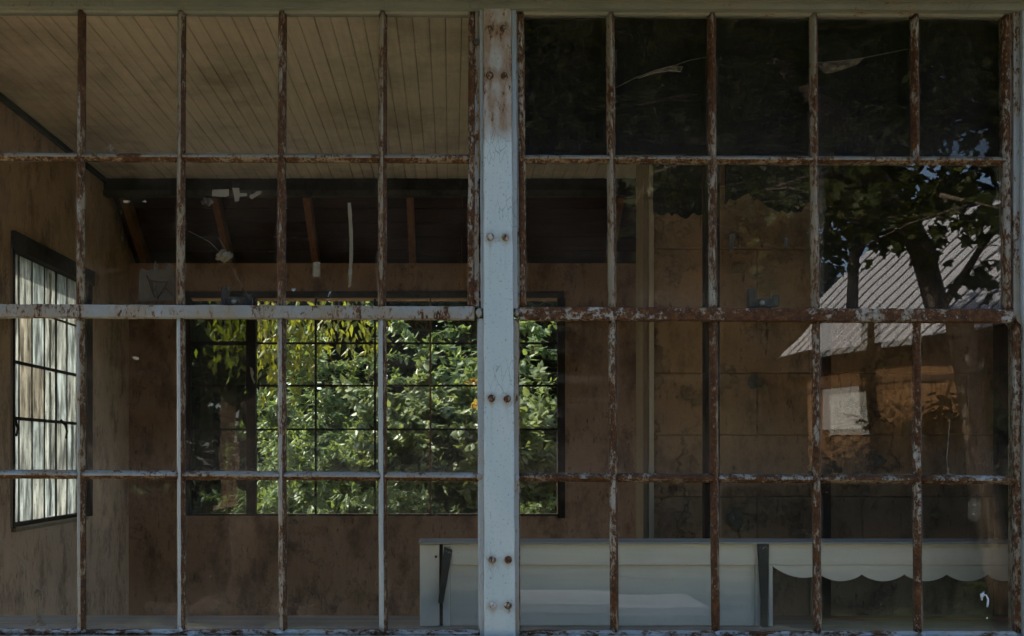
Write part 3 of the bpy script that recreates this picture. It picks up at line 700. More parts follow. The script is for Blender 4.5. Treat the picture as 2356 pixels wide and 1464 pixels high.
# ------------------------------------------------------------------ window in the left wall: whitewashed panes
def side_window():
    t = thing('steel_window', (XL - 0.05, (LW0 + LW1) / 2, LZ0), 'bright whitewashed steel window in the left brown wall', 'window')
    xg = XL - 0.06
    ys = [LW0 + 0.03 + i * ((LW1 - LW0 - 0.06) / 6) for i in range(7)]
    zs = [LZ0 + 0.03, 1.43, 1.80, 2.17, 2.545, LZ1 - 0.031]
    fr = MB(); fr.box(xg - 0.02, XL + 0.012, LW0 + 0.001, LW0 + 0.03, LZ0 + 0.001, LZ1 - 0.001); fr.box(xg - 0.02, XL + 0.02, LW1 - 0.03, LW1 + 0.10, LZ0 + 0.001, LZ1 - 0.001)
    fr.build('jamb', M['black_steel'], t)
    MB().box(XL + 0.001, XL + 0.03, LW0 - 0.02, LW1 + 0.12, LZ1 - 0.04, LZ1 + 0.075).build('lintel', M['dark_trim'], t)
    MB().box(xg - 0.02, XL + 0.0005, LW0 + 0.031, LW1 - 0.031, LZ1 - 0.03, LZ1 - 0.001).build('head_bar', M['black_steel'], t)
    MB().box(xg - 0.02, xg + 0.018, LW0 + 0.031, LW1 - 0.031, LZ0 + 0.001, LZ0 + 0.03).build('bottom_rail', M['black_steel'], t)
    MB().box(xg + 0.02, XL + 0.03, LW0 - 0.01, LW1 - 0.031, LZ0 - 0.02, LZ0 + 0.003).build('sill', M['trim_cream'], t)
    MB().box(xg + 0.02, XL + 0.006, LW0 - 0.02, LW0 - 0.001, LZ0 + 0.004, LZ1 - 0.02).build('reveal_trim', M['trim_cream'], t)
    for i in range(1, 6):
        h = 0.012 if i == 4 else 0.004
        MB().box(xg - 0.006, xg + 0.008, ys[i] - h, ys[i] + h, zs[0], zs[-1]).build('vertical_bar', M['black_steel'], t)
    for j in range(1, 5):
        h = 0.006 if j in (1, 4) else 0.010
        MB().box(xg - 0.005, xg + 0.010, ys[0], ys[-1], zs[j] - h, zs[j] + h).build('horizontal_bar', M['black_steel'], t)
    tint = [[0, 0, 1, 0, 1, 0], [0, 1, 0, 1, 1, 0], [0, 2, 2, 1, 0, 1], [1, 2, 0, 1, 1, 0], [1, 1, 0, 1, 0, 1]]
    for j in range(5):
        for i in range(6):
            a, b_ = ys[i] + 0.002, ys[i+1] - 0.002
            mb = MB(); n = 10
            # whitewash stops short of the bar with a ragged edge on some panes
            mb.box(xg - 0.002, xg + 0.001, a, b_, zs[j] + 0.002, zs[j+1] - 0.002)
            pn = mb.build('pane', WASH[tint[j][i]], t)
            if i == 3 or (i == 0 and j == 2) or (i == 5 and j == 1):
                # curled strip of the coat hanging on the glass
                k = 14; sm = MB(); r_ = random.Random(j * 9 + i)
                for q in range(k + 1):
                    z = lerp(zs[j] + 0.01, zs[j+1] - 0.02, q / k); yc = a + 0.11 + 0.02 * mnoise.noise((z * 9, i, 3)); wd = 0.016 + 0.012 * mnoise.noise((z * 14, j, 5))
                    sm.v += [(xg + 0.0015, yc - wd, z), (xg + 0.006, yc + wd, z), (xg + 0.0075, yc + wd, z), (xg + 0.003, yc - wd, z)]
                for q in range(k):
                    for e in range(4): sm.f.append((q*4+e, q*4+(e+1) % 4, (q+1)*4+(e+1) % 4, (q+1)*4+e))
                sm.build('peeling_coat', M['coat'], pn)
    for (yy, zz) in ((ys[0] + 0.07, 1.80), (ys[4] + 0.08, 1.80)):
        MB().tube([(xg + 0.02, yy - 0.03, zz + 0.012), (xg + 0.045, yy, zz - 0.02), (xg + 0.05, yy + 0.02, zz - 0.07), (xg + 0.045, yy + 0.01, zz - 0.12)], [0.012, 0.010, 0.008, 0.007], 8).build('latch_handle', M['black_steel'], t)
side_window()

# ------------------------------------------------------------------ back window
def back_window():
    yg = yB + 0.05
    t = thing('steel_window', ((bx0 + bx1) / 2, yg, bz0), 'wide black steel window in the back wall full of sunlit leaves', 'window')
    Q = lambda px: P(px, 0, YB).x
    Zr = [P(0, q, YB).z for q in (1183, 1095, 988, 887, 789, 690)]
    cols = [434, 577, 725, 862, 990, 1124, 1287]
    fr = MB(); fr.box(bx0 + 0.001, Q(438), yB - 0.012, yg + 0.02, bz0 + 0.001, bz1 - 0.001)
    fr.build('jamb', M['black_steel'], t)
    MB().box(Q(1283), bx1 + 0.03, yB - 0.012, yg + 0.02, bz0 - 0.02, bz1 - 0.001).build('jamb', M['black_steel'], t)
    MB().box(Q(438), Q(1283), yB - 0.01, yg + 0.02, bz0 + 0.001, Zr[0]).build('bottom_rail', M['black_steel'], t)
    MB().box(bx0 - 0.03, bx1 + 0.02, yB - 0.03, yB - 0.001, bz1 + 0.001, bz1 + 0.055).build('lintel', M['dark_trim'], t)
    MB().box(Q(567), Q(588), yB - 0.01, yg + 0.02, Zr[0], bz1 - 0.001).build('post', M['black_steel'], t)
    for c in cols[2:-1]:
        MB().box(Q(c) - 0.008, Q(c) + 0.008, yg - 0.018, yg + 0.016, Zr[0], bz1 - 0.001).build('vertical_bar', M['black_steel'] if c != 990 else M['bar_sunlit_tan'], t)
    for a, b_ in ((438, 567), (588, 1283)):
        for j, z in enumerate(Zr[1:-1]):
            h = 0.016 if a == 438 and j == 3 else 0.008
            MB().box(Q(a), Q(b_), yg - 0.015, yg + 0.013, z - h, z + h).build('horizontal_bar', M['black_steel'], t)
    for i in range(6):
        for j in range(5):
            rx, rz = rnd.uniform(-.004, .004), rnd.uniform(-.004, .004)
            pane_obj(Q(cols[i]) + 0.004, Q(cols[i+1]) - 0.004, Zr[j] + 0.003, Zr[j+1] - 0.003, M['glass_film'] if i == 0 else (M['glass_back']), t, rx, rz, y=yg)
    return t
M['bar_sunlit_tan'] = wood('bar_sunlit_tan', (0.26, 0.15, 0.09), (0.16, 0.09, 0.055), 'Z')  # sunlight on one bar is put into its tan colour
back_window()
p = P(578, 860, YB); q = MB(); pts = [(576, 845), (581, 848), (585, 858), (583, 868), (588, 880), (585, 884), (580, 872), (577, 860)]
tag(q.quadprism([P(a, b_, YB) + Vector((0, -0.012, 0)) for a, b_ in pts], (0, 0.002, 0)).build('paint_chip', M['paper']), 'white paint chip on the black post of the back window', 'chip')

# ------------------------------------------------------------------ block partition on the right, cloth, boards, posts
YP = 0.80 + DC
def partition():
    y0 = YP - DC
    xl = P(1502, 0, YP).x
    t = thing('block_partition', (xl, y0, 0.03), 'peeling tan painted block wall behind the right window', 'wall')
    MB().box(xl + 0.02, XR - 0.002, y0 + 0.018, y0 + 0.16, 0.03, ZC - 0.01).build('mortar', M['mortar'], t)
    bh, bw = 143 * YP / F, 0.40
    z = P(0, 1430, YP).z; r = 0
    while z < ZC - 0.3:
        x = xl - (0.0 if r % 2 else bw / 2)
        while x < XR - 0.05:
            a, b_ = max(x, xl), min(x + bw, XR - 0.003)
            if b_ - a > 0.06:
                mb = MB(); e = 0.004; g_ = rnd.uniform(0.0002, 0.0009)
                jx = [rnd.uniform(-.002, .002) for _ in range(4)]
                f0 = y0 + rnd.uniform(-0.002, 0.002) + 0.008
                X0, X1, Z0, Z1 = a + g_, b_ - g_, z + g_, z + bh - g_
                mb.add([(X0+e, f0, Z0+e+jx[0]), (X1-e, f0, Z0+e+jx[1]), (X1-e, f0, Z1-e+jx[2]), (X0+e, f0, Z1-e+jx[3]),
                        (X0, f0+e, Z0), (X1, f0+e, Z0), (X1, f0+e, Z1), (X0, f0+e, Z1), (X0, y0+0.017, Z0), (X1, y0+0.017, Z0), (X1, y0+0.017, Z1), (X0, y0+0.017, Z1)],
                       [(0,1,2,3), (0,4,5,1), (1,5,6,2), (2,6,7,3), (3,7,4,0), (4,8,9,5), (5,9,10,6), (6,10,11,7), (7,11,8,4)])
                mb.build('block', M['block'], t)
            x += bw
        z += bh; r += 1
    # corner trims
    zt, zb = P(0, 378, YP).z, P(0, 1460, YP).z
    Q = lambda px: P(px, 0, YP).x
    MB().box(Q(1479), Q(1490), y0 - 0.010, y0 + 0.15, zb, ZC - 0.02).build('corner_trim', M['trim_cream'], t)
    MB().box(Q(1491.5), Q(1502), y0 - 0.022, y0 + 0.13, zb, ZC - 0.02).build('corner_trim', M['trim_pale'], t)
    # curled flakes of old paint
    fl = random.Random(12)
    for (px, py, w_, h_) in [(1760, 660, 26, 16), (1772, 672, 14, 22), (1740, 640, 16, 10), (1735, 880, 18, 22), (1752, 895, 11, 16), (1700, 620, 26, 14), (1690, 1190, 26, 26), (1800, 1195, 9, 14), (2030, 850, 22, 16), (2085, 905, 14, 22), (2020, 1060, 20, 18), (2080, 985, 9, 25), (2260, 850, 14, 30), (1925, 1380, 10, 10), (1580, 1210, 20, 14), (2150, 1180, 16, 18), (1925, 1070, 14, 26), (2190, 960, 24, 12)]:
        n = 11; pts = []
        for k in range(n):
            a = 2 * math.pi * k / n; rr = fl.uniform(.55, 1.15)
            q = P(px + w_ * math.cos(a) * rr, py - h_ * math.sin(a) * rr, YP)
            pts.append(Vector((q.x, y0 - 0.007 - 0.012 * max(0, math.cos(a + px)), q.z)))
        mb = MB(); c = sum(pts, Vector()) / n; c.y = y0 - 0.006
        vv = [c] + pts; vb = [v + Vector((0, 0.0015, 0)) for v in vv]
        fs = [(0, 1 + k, 1 + (k+1) % n) for k in range(n)] + [(n+1, n+2 + (k+1) % n, n+2 + k) for k in range(n)] + [(1 + k, n+2 + k, n+2 + (k+1) % n, 1 + (k+1) % n) for k in range(n)]
        mb.add(vv + vb, fs).build('paint_flake', M['flake_tan'] if fl.random() < 0.75 else M['flake_grey'], t)
    return t
M['flake_tan'] = plaster('tan_flake', (0.34, 0.26, 0.15), (0.26, 0.20, 0.12), (0.15, 0.11, 0.07), 4, 0.4, 1.2, 0)
M['flake_grey'] = plaster('grey_flake', (0.15, 0.15, 0.13), (0.11, 0.11, 0.095), (0.06, 0.05, 0.04), 4, 0.4, 1.9, 0)
partition()

def sheet(name, top, bottom, yd, m, label, cat, thick=0.003, wav=0.012):
    """hanging sheet: bottom is a list of (px, py); top row py"""
    mb = MB(); n = len(bottom); cols = []
    for i, (px, py) in enumerate(bottom):
        for k in range(9):
            q = P(px, lerp(top, py, k / 8), yd); cols.append(Vector((q.x, q.y + wav * mnoise.noise((q.x * 9, q.z * 1.5, 2.0)), q.z)))
    v = cols + [c + Vector((0, thick, 0)) for c in cols]; N_ = len(cols); f = []
    for i in range(n - 1):
        for k in range(8):
            a = i * 9 + k; f.append((a, a + 1, a + 10, a + 9)); f.append((N_ + a, N_ + a + 9, N_ + a + 10, N_ + a + 1))
    for i in range(n - 1):
        f.append((i*9, (i+1)*9, N_ + (i+1)*9, N_ + i*9)); f.append((i*9+8, N_ + i*9+8, N_ + (i+1)*9+8, (i+1)*9+8))
    for k in range(8):
        f.append((k, N_ + k, N_ + k+1, k+1)); a = (n-1)*9 + k; f.append((a, a+1, N_+a+1, N_+a))
    o = mb.add(v, f).build(name, m); return tag(o, label, cat)
r_ = random.Random(3)
b_edge = [(1503 + i * 6.2, 492 + r_.uniform(-3, 6) + (8 if 10 < i < 14 else 0)) for i in range(20)]
sheet('hanging_cloth', 120, b_edge, YP - 0.06, M['dark_cloth'], 'dark green black cloth hanging over the top of the block wall left part', 'cloth')
b_edge = [(1668 + i * 11, 470 - 18 * math.sin(i * 0.35) + r_.uniform(-8, 8)) for i in range(21)]
sheet('hanging_cloth', 120, b_edge, YP - 0.07, M['dark_cloth'], 'dark ragged cloth above the cracked blocks in the second right pane row', 'cloth')
mb = MB(); a, b_ = W(1190, 24), W(2318, 366)
tag(mb.box(a.x, b_.x, 0.040, 0.048, b_.z, a.z).build('black_board', M['black_board']), 'black board covering the top row of panes in the right window', 'board')
mb = MB(); a, b_ = P(1884, 368, DC + 0.3), P(2420, 716, DC + 0.3)
tag(mb.box(a.x, b_.x, 0.30, 0.308, b_.z, a.z).build('black_board', M['black_board']), 'dark board behind the wide pane that mirrors the barn roof', 'board')
for i, (pa, pb, yd, lb) in enumerate(((1622, 1656, DC + 0.50, 'black steel pole behind the rusty bar right of the block corner'), (1884, 1912, DC + 0.52, 'black steel pole ending at the pine board on the right'), (2298, 2330, DC + 0.50, 'black steel pole near the right edge of the right window'))):
    a, b_ = P(pa, 0, yd), P(pb, 0, yd); y = yd - DC
    mb = MB(); x0, x1 = a.x, b_.x
    mb.box(x0, x1, y, y + 0.005, 0.03, ZC - 0.05); mb.box(x0, x0 + 0.005, y + 0.0051, y + 0.04, 0.03, ZC - 0.05); mb.box(x1 - 0.005, x1, y + 0.0051, y + 0.04, 0.03, ZC - 0.05)
    tag(mb.build('steel_pole', M['black_steel']), lb, 'pole')

# ------------------------------------------------------------------ ledge inside, white cabinet, stakes, pine board
ZL = P(0, 1444, DC + 0.25).z
struct(MB().box(-1.9, XR - 0.01, 0.155, 0.52, ZL - 0.05, ZL).build('window_ledge', M['ledge']))
def cabinet():
    yd = DC + 0.27; y = 0.27
    Q = lambda px: P(px, 0, yd).x
    Z = lambda py: P(0, py, yd).z
    t = thing('cabinet', (Q(1650), y, ZL), 'long white painted cabinet front with scalloped valance inside the right window', 'cabinet')
    def bx(nm, x0, x1, z0, z1, f, b, m=M['white_wood']):
        o = MB().box(Q(x0), Q(x1), y + f, y + b, z1, z0).build(nm, m, t); bv = o.modifiers.new('bevel', 'BEVEL'); bv.width = 0.0015; bv.segments = 1; return o
    bx('top_board', 963, 2360, Z(1247.5), Z(1251.5), -0.012, 0.16, M['ledge_light'])
    bx('top_rail', 1036, 2350, Z(1252), Z(1300.5), 0.0, 0.02)
    zb = ZL + 0.001
    ls = bx('stile', 966, 1011, Z(1253), zb, 0.0, 0.02, M['white_wood_v']); bx('stile', 1019, 1035.5, Z(1253), zb, 0.0, 0.02, M['white_wood_v'])
    bx('panel', 1036, 1739, Z(1301), zb, 0.010, 0.022)
    bx('stile', 1739.5, 1749, Z(1301), zb, 0.0, 0.02, M['white_wood_v']); bx('stile', 1769, 1778, Z(1301), zb, 0.0, 0.02, M['white_wood_v'])
    bx('side_panel', 966, 975, Z(1252), zb, 0.021, 0.15, M['white_wood_v']); bx('side_panel', 1771, 1777.5, Z(1252.5), zb, 0.022, 0.15, M['grey_wood'])
    bx('dark_back', 1009, 1021, Z(1254), zb, 0.024, 0.03, M['dark_trim'])
    # scalloped valance
    pts = [(1779, 1301)]
    lobes = [(1779, 1888), (1888, 1984), (1984, 2082), (2082, 2180), (2180, 2274), (2274, 2352)]
    low = []
    for i, (a, b2) in enumerate(lobes):
        for k in range(12):
            f = k / 12; 
            base = 1322 if i else lerp(1303, 1322, f)
            low.append((lerp(a, b2, f), base + 16 * math.sin(math.pi * f) ** 0.8))
    low.append((2352, 1322))
    mb = MB(); n = len(low); v = []
    for dd in (0.003, 0.019):
        for (a, b2) in low: q = P(a, b2, yd); v.append((q.x, y + dd, q.z))
        for (a, b2) in low: q = P(a, 1301, yd); v.append((q.x, y + dd, q.z))
    f = []
    for i in range(n - 1):
        f.append((i, i+1, n+i+1, n+i)); f.append((2*n+i, 3*n+i, 3*n+i+1, 2*n+i+1)); f.append((i, 2*n+i, 2*n+i+1, i+1)); f.append((n+i, n+i+1, 3*n+i+1, 3*n+i))
    f += [(0, n, 3*n, 2*n), (n-1, 3*n-1, 4*n-1, 2*n-1)]
    mb.add(v, f).build('valance', M['white_wood'], t)
    q = P(1003, 1281, yd); MB().lathe([(0.004, 0), (0.004, 0.006), (0.002, 0.008)], 8, (q.x, y - 0.001, q.z), (0, -1, 0), (1, 0, 0), (0, 0, 1)).build('screw', M['black_steel'], ls)
M['ledge_light'] = wood('cabinet_top_edge', (0.42, 0.45, 0.45), (0.32, 0.34, 0.34), 'X', 0.6, 0.2)
M['grey_wood'] = wood('bare_grey_wood', (0.22, 0.19, 0.16), (0.16, 0.135, 0.11), 'Z', 0.8, 0.3)
cabinet()
def stake(top, bot, label):
    yd = DC + 0.255; pts = [P(a, b_, yd) for a, b_ in top + bot]
    o = MB().quadprism(pts, (0, 0.012, 0)).build('tapered_stake', M['stake'])
    bv = o.modifiers.new('bevel', 'BEVEL'); bv.width = 0.002; bv.segments = 2
    # worn pale marks near the wide end
    r_ = random.Random(top[0][0])
    (ax, ay), (bx_, by) = top[0], top[1]
    for k in range(7):
        f = lerp(0.12, 0.8, k / 6); cx_, cy_ = lerp(ax, bx_, f), lerp(ay, by, f) + 8 + r_.uniform(-1.5, 1.5)
        ps = [P(cx_ + r_.uniform(-1.6, 1.6), cy_ + r_.uniform(-2.2, 2.2), yd) + Vector((0, -0.0008, 0)) for _ in range(4)]
        ctr = sum(ps, Vector()) / 4; ps.sort(key=lambda q: math.atan2(q.z - ctr.z, q.x - ctr.x))
        MB().quadprism(ps, (0, 0.0006, 0)).build('worn_mark', M['paper'], o)
    return tag(o, label, 'stake')
stake([(1021, 1259), (1041, 1266)], [(1020, 1388), (1008, 1388)], 'leaning dark blue tapered stake at the left end of the white cabinet')
stake([(1744, 1252), (1770, 1252)], [(1767, 1444), (1754, 1444)], 'upright black tapered stake beside the scalloped valance')
yd = DC + 0.42
a, b_ = P(1880, 1434, yd), P(2360, 1460, yd)
o = MB().box(a.x, b_.x, 0.42, 0.46, ZL + 0.001, P(0, 1431, yd).z).build('pine_board', M['pine']); tag(o, 'orange pine board lying on the ledge under the scalloped valance', 'board')
bv = o.modifiers.new('bevel', 'BEVEL'); bv.width = 0.006; bv.segments = 2

# ------------------------------------------------------------------ scraps, tape and webs on the inside of the glass
def scrap(name, pts, m, label, cat, group=None, y=0.0036, thick=0.0004, yd=None):
    vv = []
    for a, b_ in pts:
        q = W(a, b_); vv.append(Vector((q.x, y, q.z)))
    return tag(MB().quadprism(vv, (0, thick, 0)).build(name, m), label, cat, group)
scrap('paper_scrap', [(488, 436), (526, 435), (526, 450), (518, 453), (500, 452), (487, 451)], M['tape'], 'rectangular beige paper scrap on the glass under the ceiling edge', 'paper')
scrap('paper_scrap', [(534, 432), (550, 432), (551, 444), (568, 444), (568, 451), (551, 452), (549, 462), (540, 464), (538, 450)], M['tape'], 'T shaped beige tape scrap right of the rectangular scrap', 'paper')
scrap('paper_scrap', [(574, 448), (582, 446), (590, 440), (602, 439), (600, 446), (588, 452), (580, 458), (574, 455)], M['tape'], 'curled beige scrap, third in the row under the ceiling edge', 'paper')
scrap('paper_scrap', [(282, 461), (299, 461), (296, 467), (284, 466)], M['paper'], 'small white paper fleck in the dark upper left corner', 'paper')
scrap('paper_scrap', [(326, 464), (333, 459), (336, 465)], M['paper'], 'tiny triangular paper fleck beside the rust bar, upper left', 'paper')
scrap('paper_scrap', [(303, 822), (310, 820), (319, 823), (318, 828), (308, 827)], M['paper'], 'white fleck on the pane over the brown left wall', 'paper')
scrap('tape_strip', [(720, 603), (736, 602), (736, 637), (719, 637)], M['tape'], 'short grey tape strip left of the long hanging strip', 'tape')
scrap('tape_strip', [(1679, 537), (1692, 536), (1688, 576), (1677, 577)], M['paper_dim'], 'crumpled clear tape strip on the pane before the cracked blocks', 'tape')
scrap('tape_strip', [(1803, 546), (1812, 545), (1813, 572), (1806, 572)], M['paper_dim'], 'faint tape strip beside the wide mirroring pane', 'tape')
scrap('paper_scrap', [(672, 1196), (680, 1195), (688, 1202), (683, 1208), (674, 1204)], M['paper_dim'], 'pale fleck below the back window on the second lower pane', 'paper')
n = 26; L_, R_ = [], []
for i in range(n + 1):
    py = lerp(466, 660, i / n); c = 803 + 5 * math.sin(i / n * 3.0) ; w_ = 4.2 + 1.2 * mnoise.noise((py * .05, 0, 0)) - (1.5 if i > 22 else 0)
    L_.append((c - w_, py)); R_.append((c + w_, py))
mb = MB()
for (a, b_) in zip(L_, R_):
    for yy in (0.0036, 0.0046):
        for q in (a, b_): w_ = W(*q); mb.v.append((w_.x, yy, w_.z))
for i in range(n):
    k = 4 * i
    mb.f += [(k, k+1, k+5, k+4), (k+2, k+6, k+7, k+3), (k, k+4, k+6, k+2), (k+1, k+3, k+7, k+5)]
mb.f += [(0, 2, 3, 1), (4*n, 4*n+1, 4*n+3, 4*n+2)]
tag(mb.build('paper_strip', M['tape']), 'long narrow grey strip stuck upright on the third upper pane', 'strip')
nt = thing('torn_notice', W(360, 693), 'torn grimy notice with brown scrawl stuck inside the second upper pane', 'notice')
r_ = random.Random(5)
up = [(319, 636)] + [(319 + i * 5.25, 612 + r_.uniform(-14, 14)) for i in range(1, 16)] + [(403, 636)]
for nm, pts, m in (('sheet', [(319, 636), (403, 636), (403, 692), (319, 692)], M['paper_dim']), ('torn_top', up, M['paper_grime'] if 'paper_grime' in M else M['paper_dim'])):
    MB().quadprism([Vector((W(a, b_).x, 0.0036 if nm == 'sheet' else 0.0044, W(a, b_).z)) for a, b_ in pts], (0, 0.0004, 0)).build(nm, m, nt)
for st in ([(336, 634), (343, 650), (348, 668), (356, 684), (362, 687)], [(362, 685), (370, 672), (380, 658), (386, 645)], [(377, 661), (388, 671), (399, 680)], [(340, 645), (360, 648), (384, 650)], [(352, 672), (350, 655), (345, 640)]):
    MB().tube([Vector((W(a, b_).x, 0.0034, W(a, b_).z)) for a, b_ in st], [0.0028] + [0.0022] * (len(st) - 2) + [0.0012], 6).build('ink_stroke', M['ink'], nt)

def web_film():
    t = NT('web_film'); t.n.remove(t.b)
    df = t.n.new('ShaderNodeBsdfDiffuse'); df.inputs[0].default_value = (0.26, 0.22, 0.17, 1)
    tr = t.n.new('ShaderNodeBsdfTransparent'); mx = t.n.new('ShaderNodeMixShader')
    t.l.new(t.math('MULTIPLY', t.step(t.noise(60, 5, 0.7), 0.3, 0.8), 0.45), mx.inputs[0])
    t.l.new(tr.outputs[0], mx.inputs[1]); t.l.new(df.outputs[0], mx.inputs[2]); t.l.new(mx.outputs[0], t.out.inputs[0]); return t.m
M['web_film'] = web_film()
def web(strands, films, loc, label, y=0.012, rad=0.0006):
    t = thing('cobweb', W(*loc), label, 'cobweb')
    for st in strands:
        MB().tube([Vector((W(a, b_).x, y + 0.0004 * k, W(a, b_).z)) for k, (a, b_) in enumerate(st)], rad, 5).build('strand', M['web'], t)
    for fp in films:
        MB().quadprism([Vector((W(a, b_).x, y + 0.0008, W(a, b_).z)) for a, b_ in fp], (0, 0.0003, 0)).build('film', M['web_film'], t)
    return t
web([[(1416, 200), (1460, 178), (1510, 158), (1555, 147), (1590, 135), (1628, 128)], [(1470, 178), (1500, 166), (1540, 160), (1568, 162), (1573, 150)]],
    [[(1470, 178), (1505, 160), (1545, 148), (1560, 150), (1572, 148), (1568, 163), (1540, 161), (1505, 168)]], (1500, 210), 'cobweb sagging across the second black pane of the top right row')
web([[(1884, 141), (1930, 138), (1990, 130), (2050, 118), (2094, 109)]], [[(1884, 142), (1930, 139), (1990, 131), (1975, 146), (1940, 158), (1905, 167), (1893, 160)]], (1980, 170), 'brownish cobweb across the fourth black pane of the top right row')
web([[(1646, 512), (1700, 530), (1760, 562), (1820, 590), (1850, 602), (1858, 612)]], [], (1750, 610), 'single bright web strand slanting across the cracked block pane')
web([[(0, 1242), (22, 1262), (45, 1290), (62, 1320), (76, 1350), (83, 1368), (85, 1400), (86, 1440)], [(78, 1440), (86, 1410), (100, 1440)]], [[(60, 1442), (82, 1418), (88, 1418), (104, 1442)]], (60, 1445), 'dusty web thread hanging in the lower left corner pane', rad=0.0011)
web([[(500, 545), (515, 568), (522, 590), (530, 610), (545, 640), (575, 690)], [(432, 530), (480, 555), (503, 578)]], [], (520, 690), 'thin web threads round the dry leaf ball in the third upper pane')
web([[(240, 345), (256, 338), (275, 330)], [(246, 330), (256, 346), (262, 352)], [(244, 352), (258, 344), (270, 338)], [(254, 330), (256, 352)]], [[(246, 340), (258, 334), (266, 344), (256, 352)]], (256, 354), 'small radiating web at the foot of the second top left pane', y=-0.004)
web([[(2190, 966), (2187, 1000), (2183, 1050), (2186, 1092)], [(2183, 1092), (2187, 1076), (2192, 1094)]], [], (2187, 1096), 'short upright web thread in the pane under the barn reflection', rad=0.0014)
def lump(name, px, py, r, m, label, cat, y=0.02, sq=(1, 0.6, 1), seed=0):
    c = W(px, py); bmh = bmesh.new(); bmesh.ops.create_icosphere(bmh, subdivisions=4, radius=r)
    for v in bmh.verts:
        n_ = 0.55 * mnoise.noise(v.co / r * 1.7 + Vector((seed, 0, 0))) + 0.35 * mnoise.noise(v.co / r * 5 + Vector((seed, 3, 0)))
        v.co = Vector((v.co.x * sq[0], v.co.y * sq[1], v.co.z * sq[2])) * (1 + n_) + Vector((c.x, y, c.z))
    me = bpy.data.meshes.new(name); bmh.to_mesh(me); bmh.free()
    return tag(link(name, me, m, None, True), label, cat)
lump('leaf_ball', 512, 587, 0.019, M['fuzz'], 'dry crumpled leaf ball caught in web on the third upper pane', 'debris', 0.022, (1.1, 0.6, 0.9), 4)
lump('egg_sac', 83, 1366, 0.009, M['fuzz'], 'small egg sac at the end of the lower left web thread', 'debris', 0.014, (1, 0.7, 1.1), 8)
lump('web_clump', 475, 462, 0.012, M['paper_dim'], 'dusty web clump beside the rusty bar under the ceiling edge', 'debris', 0.014, (1.3, 0.4, 1), 2)
# clear glass knobs on the inside of a lower right pane
M['knob_glass'] = metal('clear_glass_knob', (0.10, 0.10, 0.10), 0.08, 0.0)
for i, (px, py) in enumerate(((2243, 1163), (2242, 1184))):
    c = W(px, py); t = thing('suction_disc', (c.x, 0.003, c.z), 'upper of two clear round discs stuck on the lower right pane' if i == 0 else 'lower of two clear round discs stuck on the lower right pane', 'disc')
    for rr in (0.019, 0.014, 0.009):
        pts = [(c.x + rr * math.cos(a * math.pi / 12), 0.0035 + (0.019 - rr) * 0.35, c.z + rr * math.sin(a * math.pi / 12)) for a in range(25)]
        MB().tube(pts, 0.0007, 6, False).build('ring', M['knob_rim'] if 'knob_rim' in M else M['latch_bright'], t, True)
    MB().lathe([(0.0045, 0), (0.0045, 0.004), (0.002, 0.006)], 12, (c.x, 0.008, c.z), (0, -1, 0), (1, 0, 0), (0, 0, 1)).build('nub', M['paper'], t, True)
dp = thing('paint_drip', W(2266, 1398), 'light blue paint drip on the lowest right pane', 'paint')
for st, rr in (([(2259, 1381), (2257, 1368), (2262, 1362), (2260, 1374)], [0.003, 0.004, 0.003, 0.0035]), ([(2260, 1368), (2268, 1370), (2273, 1380), (2272, 1390), (2271, 1397)], [0.003, 0.0025, 0.003, 0.003, 0.0025]), ([(2271, 1420), (2270, 1424)], [0.002, 0.002])):
    MB().tube([Vector((W(a, b_).x, -0.0018, W(a, b_).z)) for a, b_ in st], rr, 8).build('drip', M['drip_paint'], dp, True)

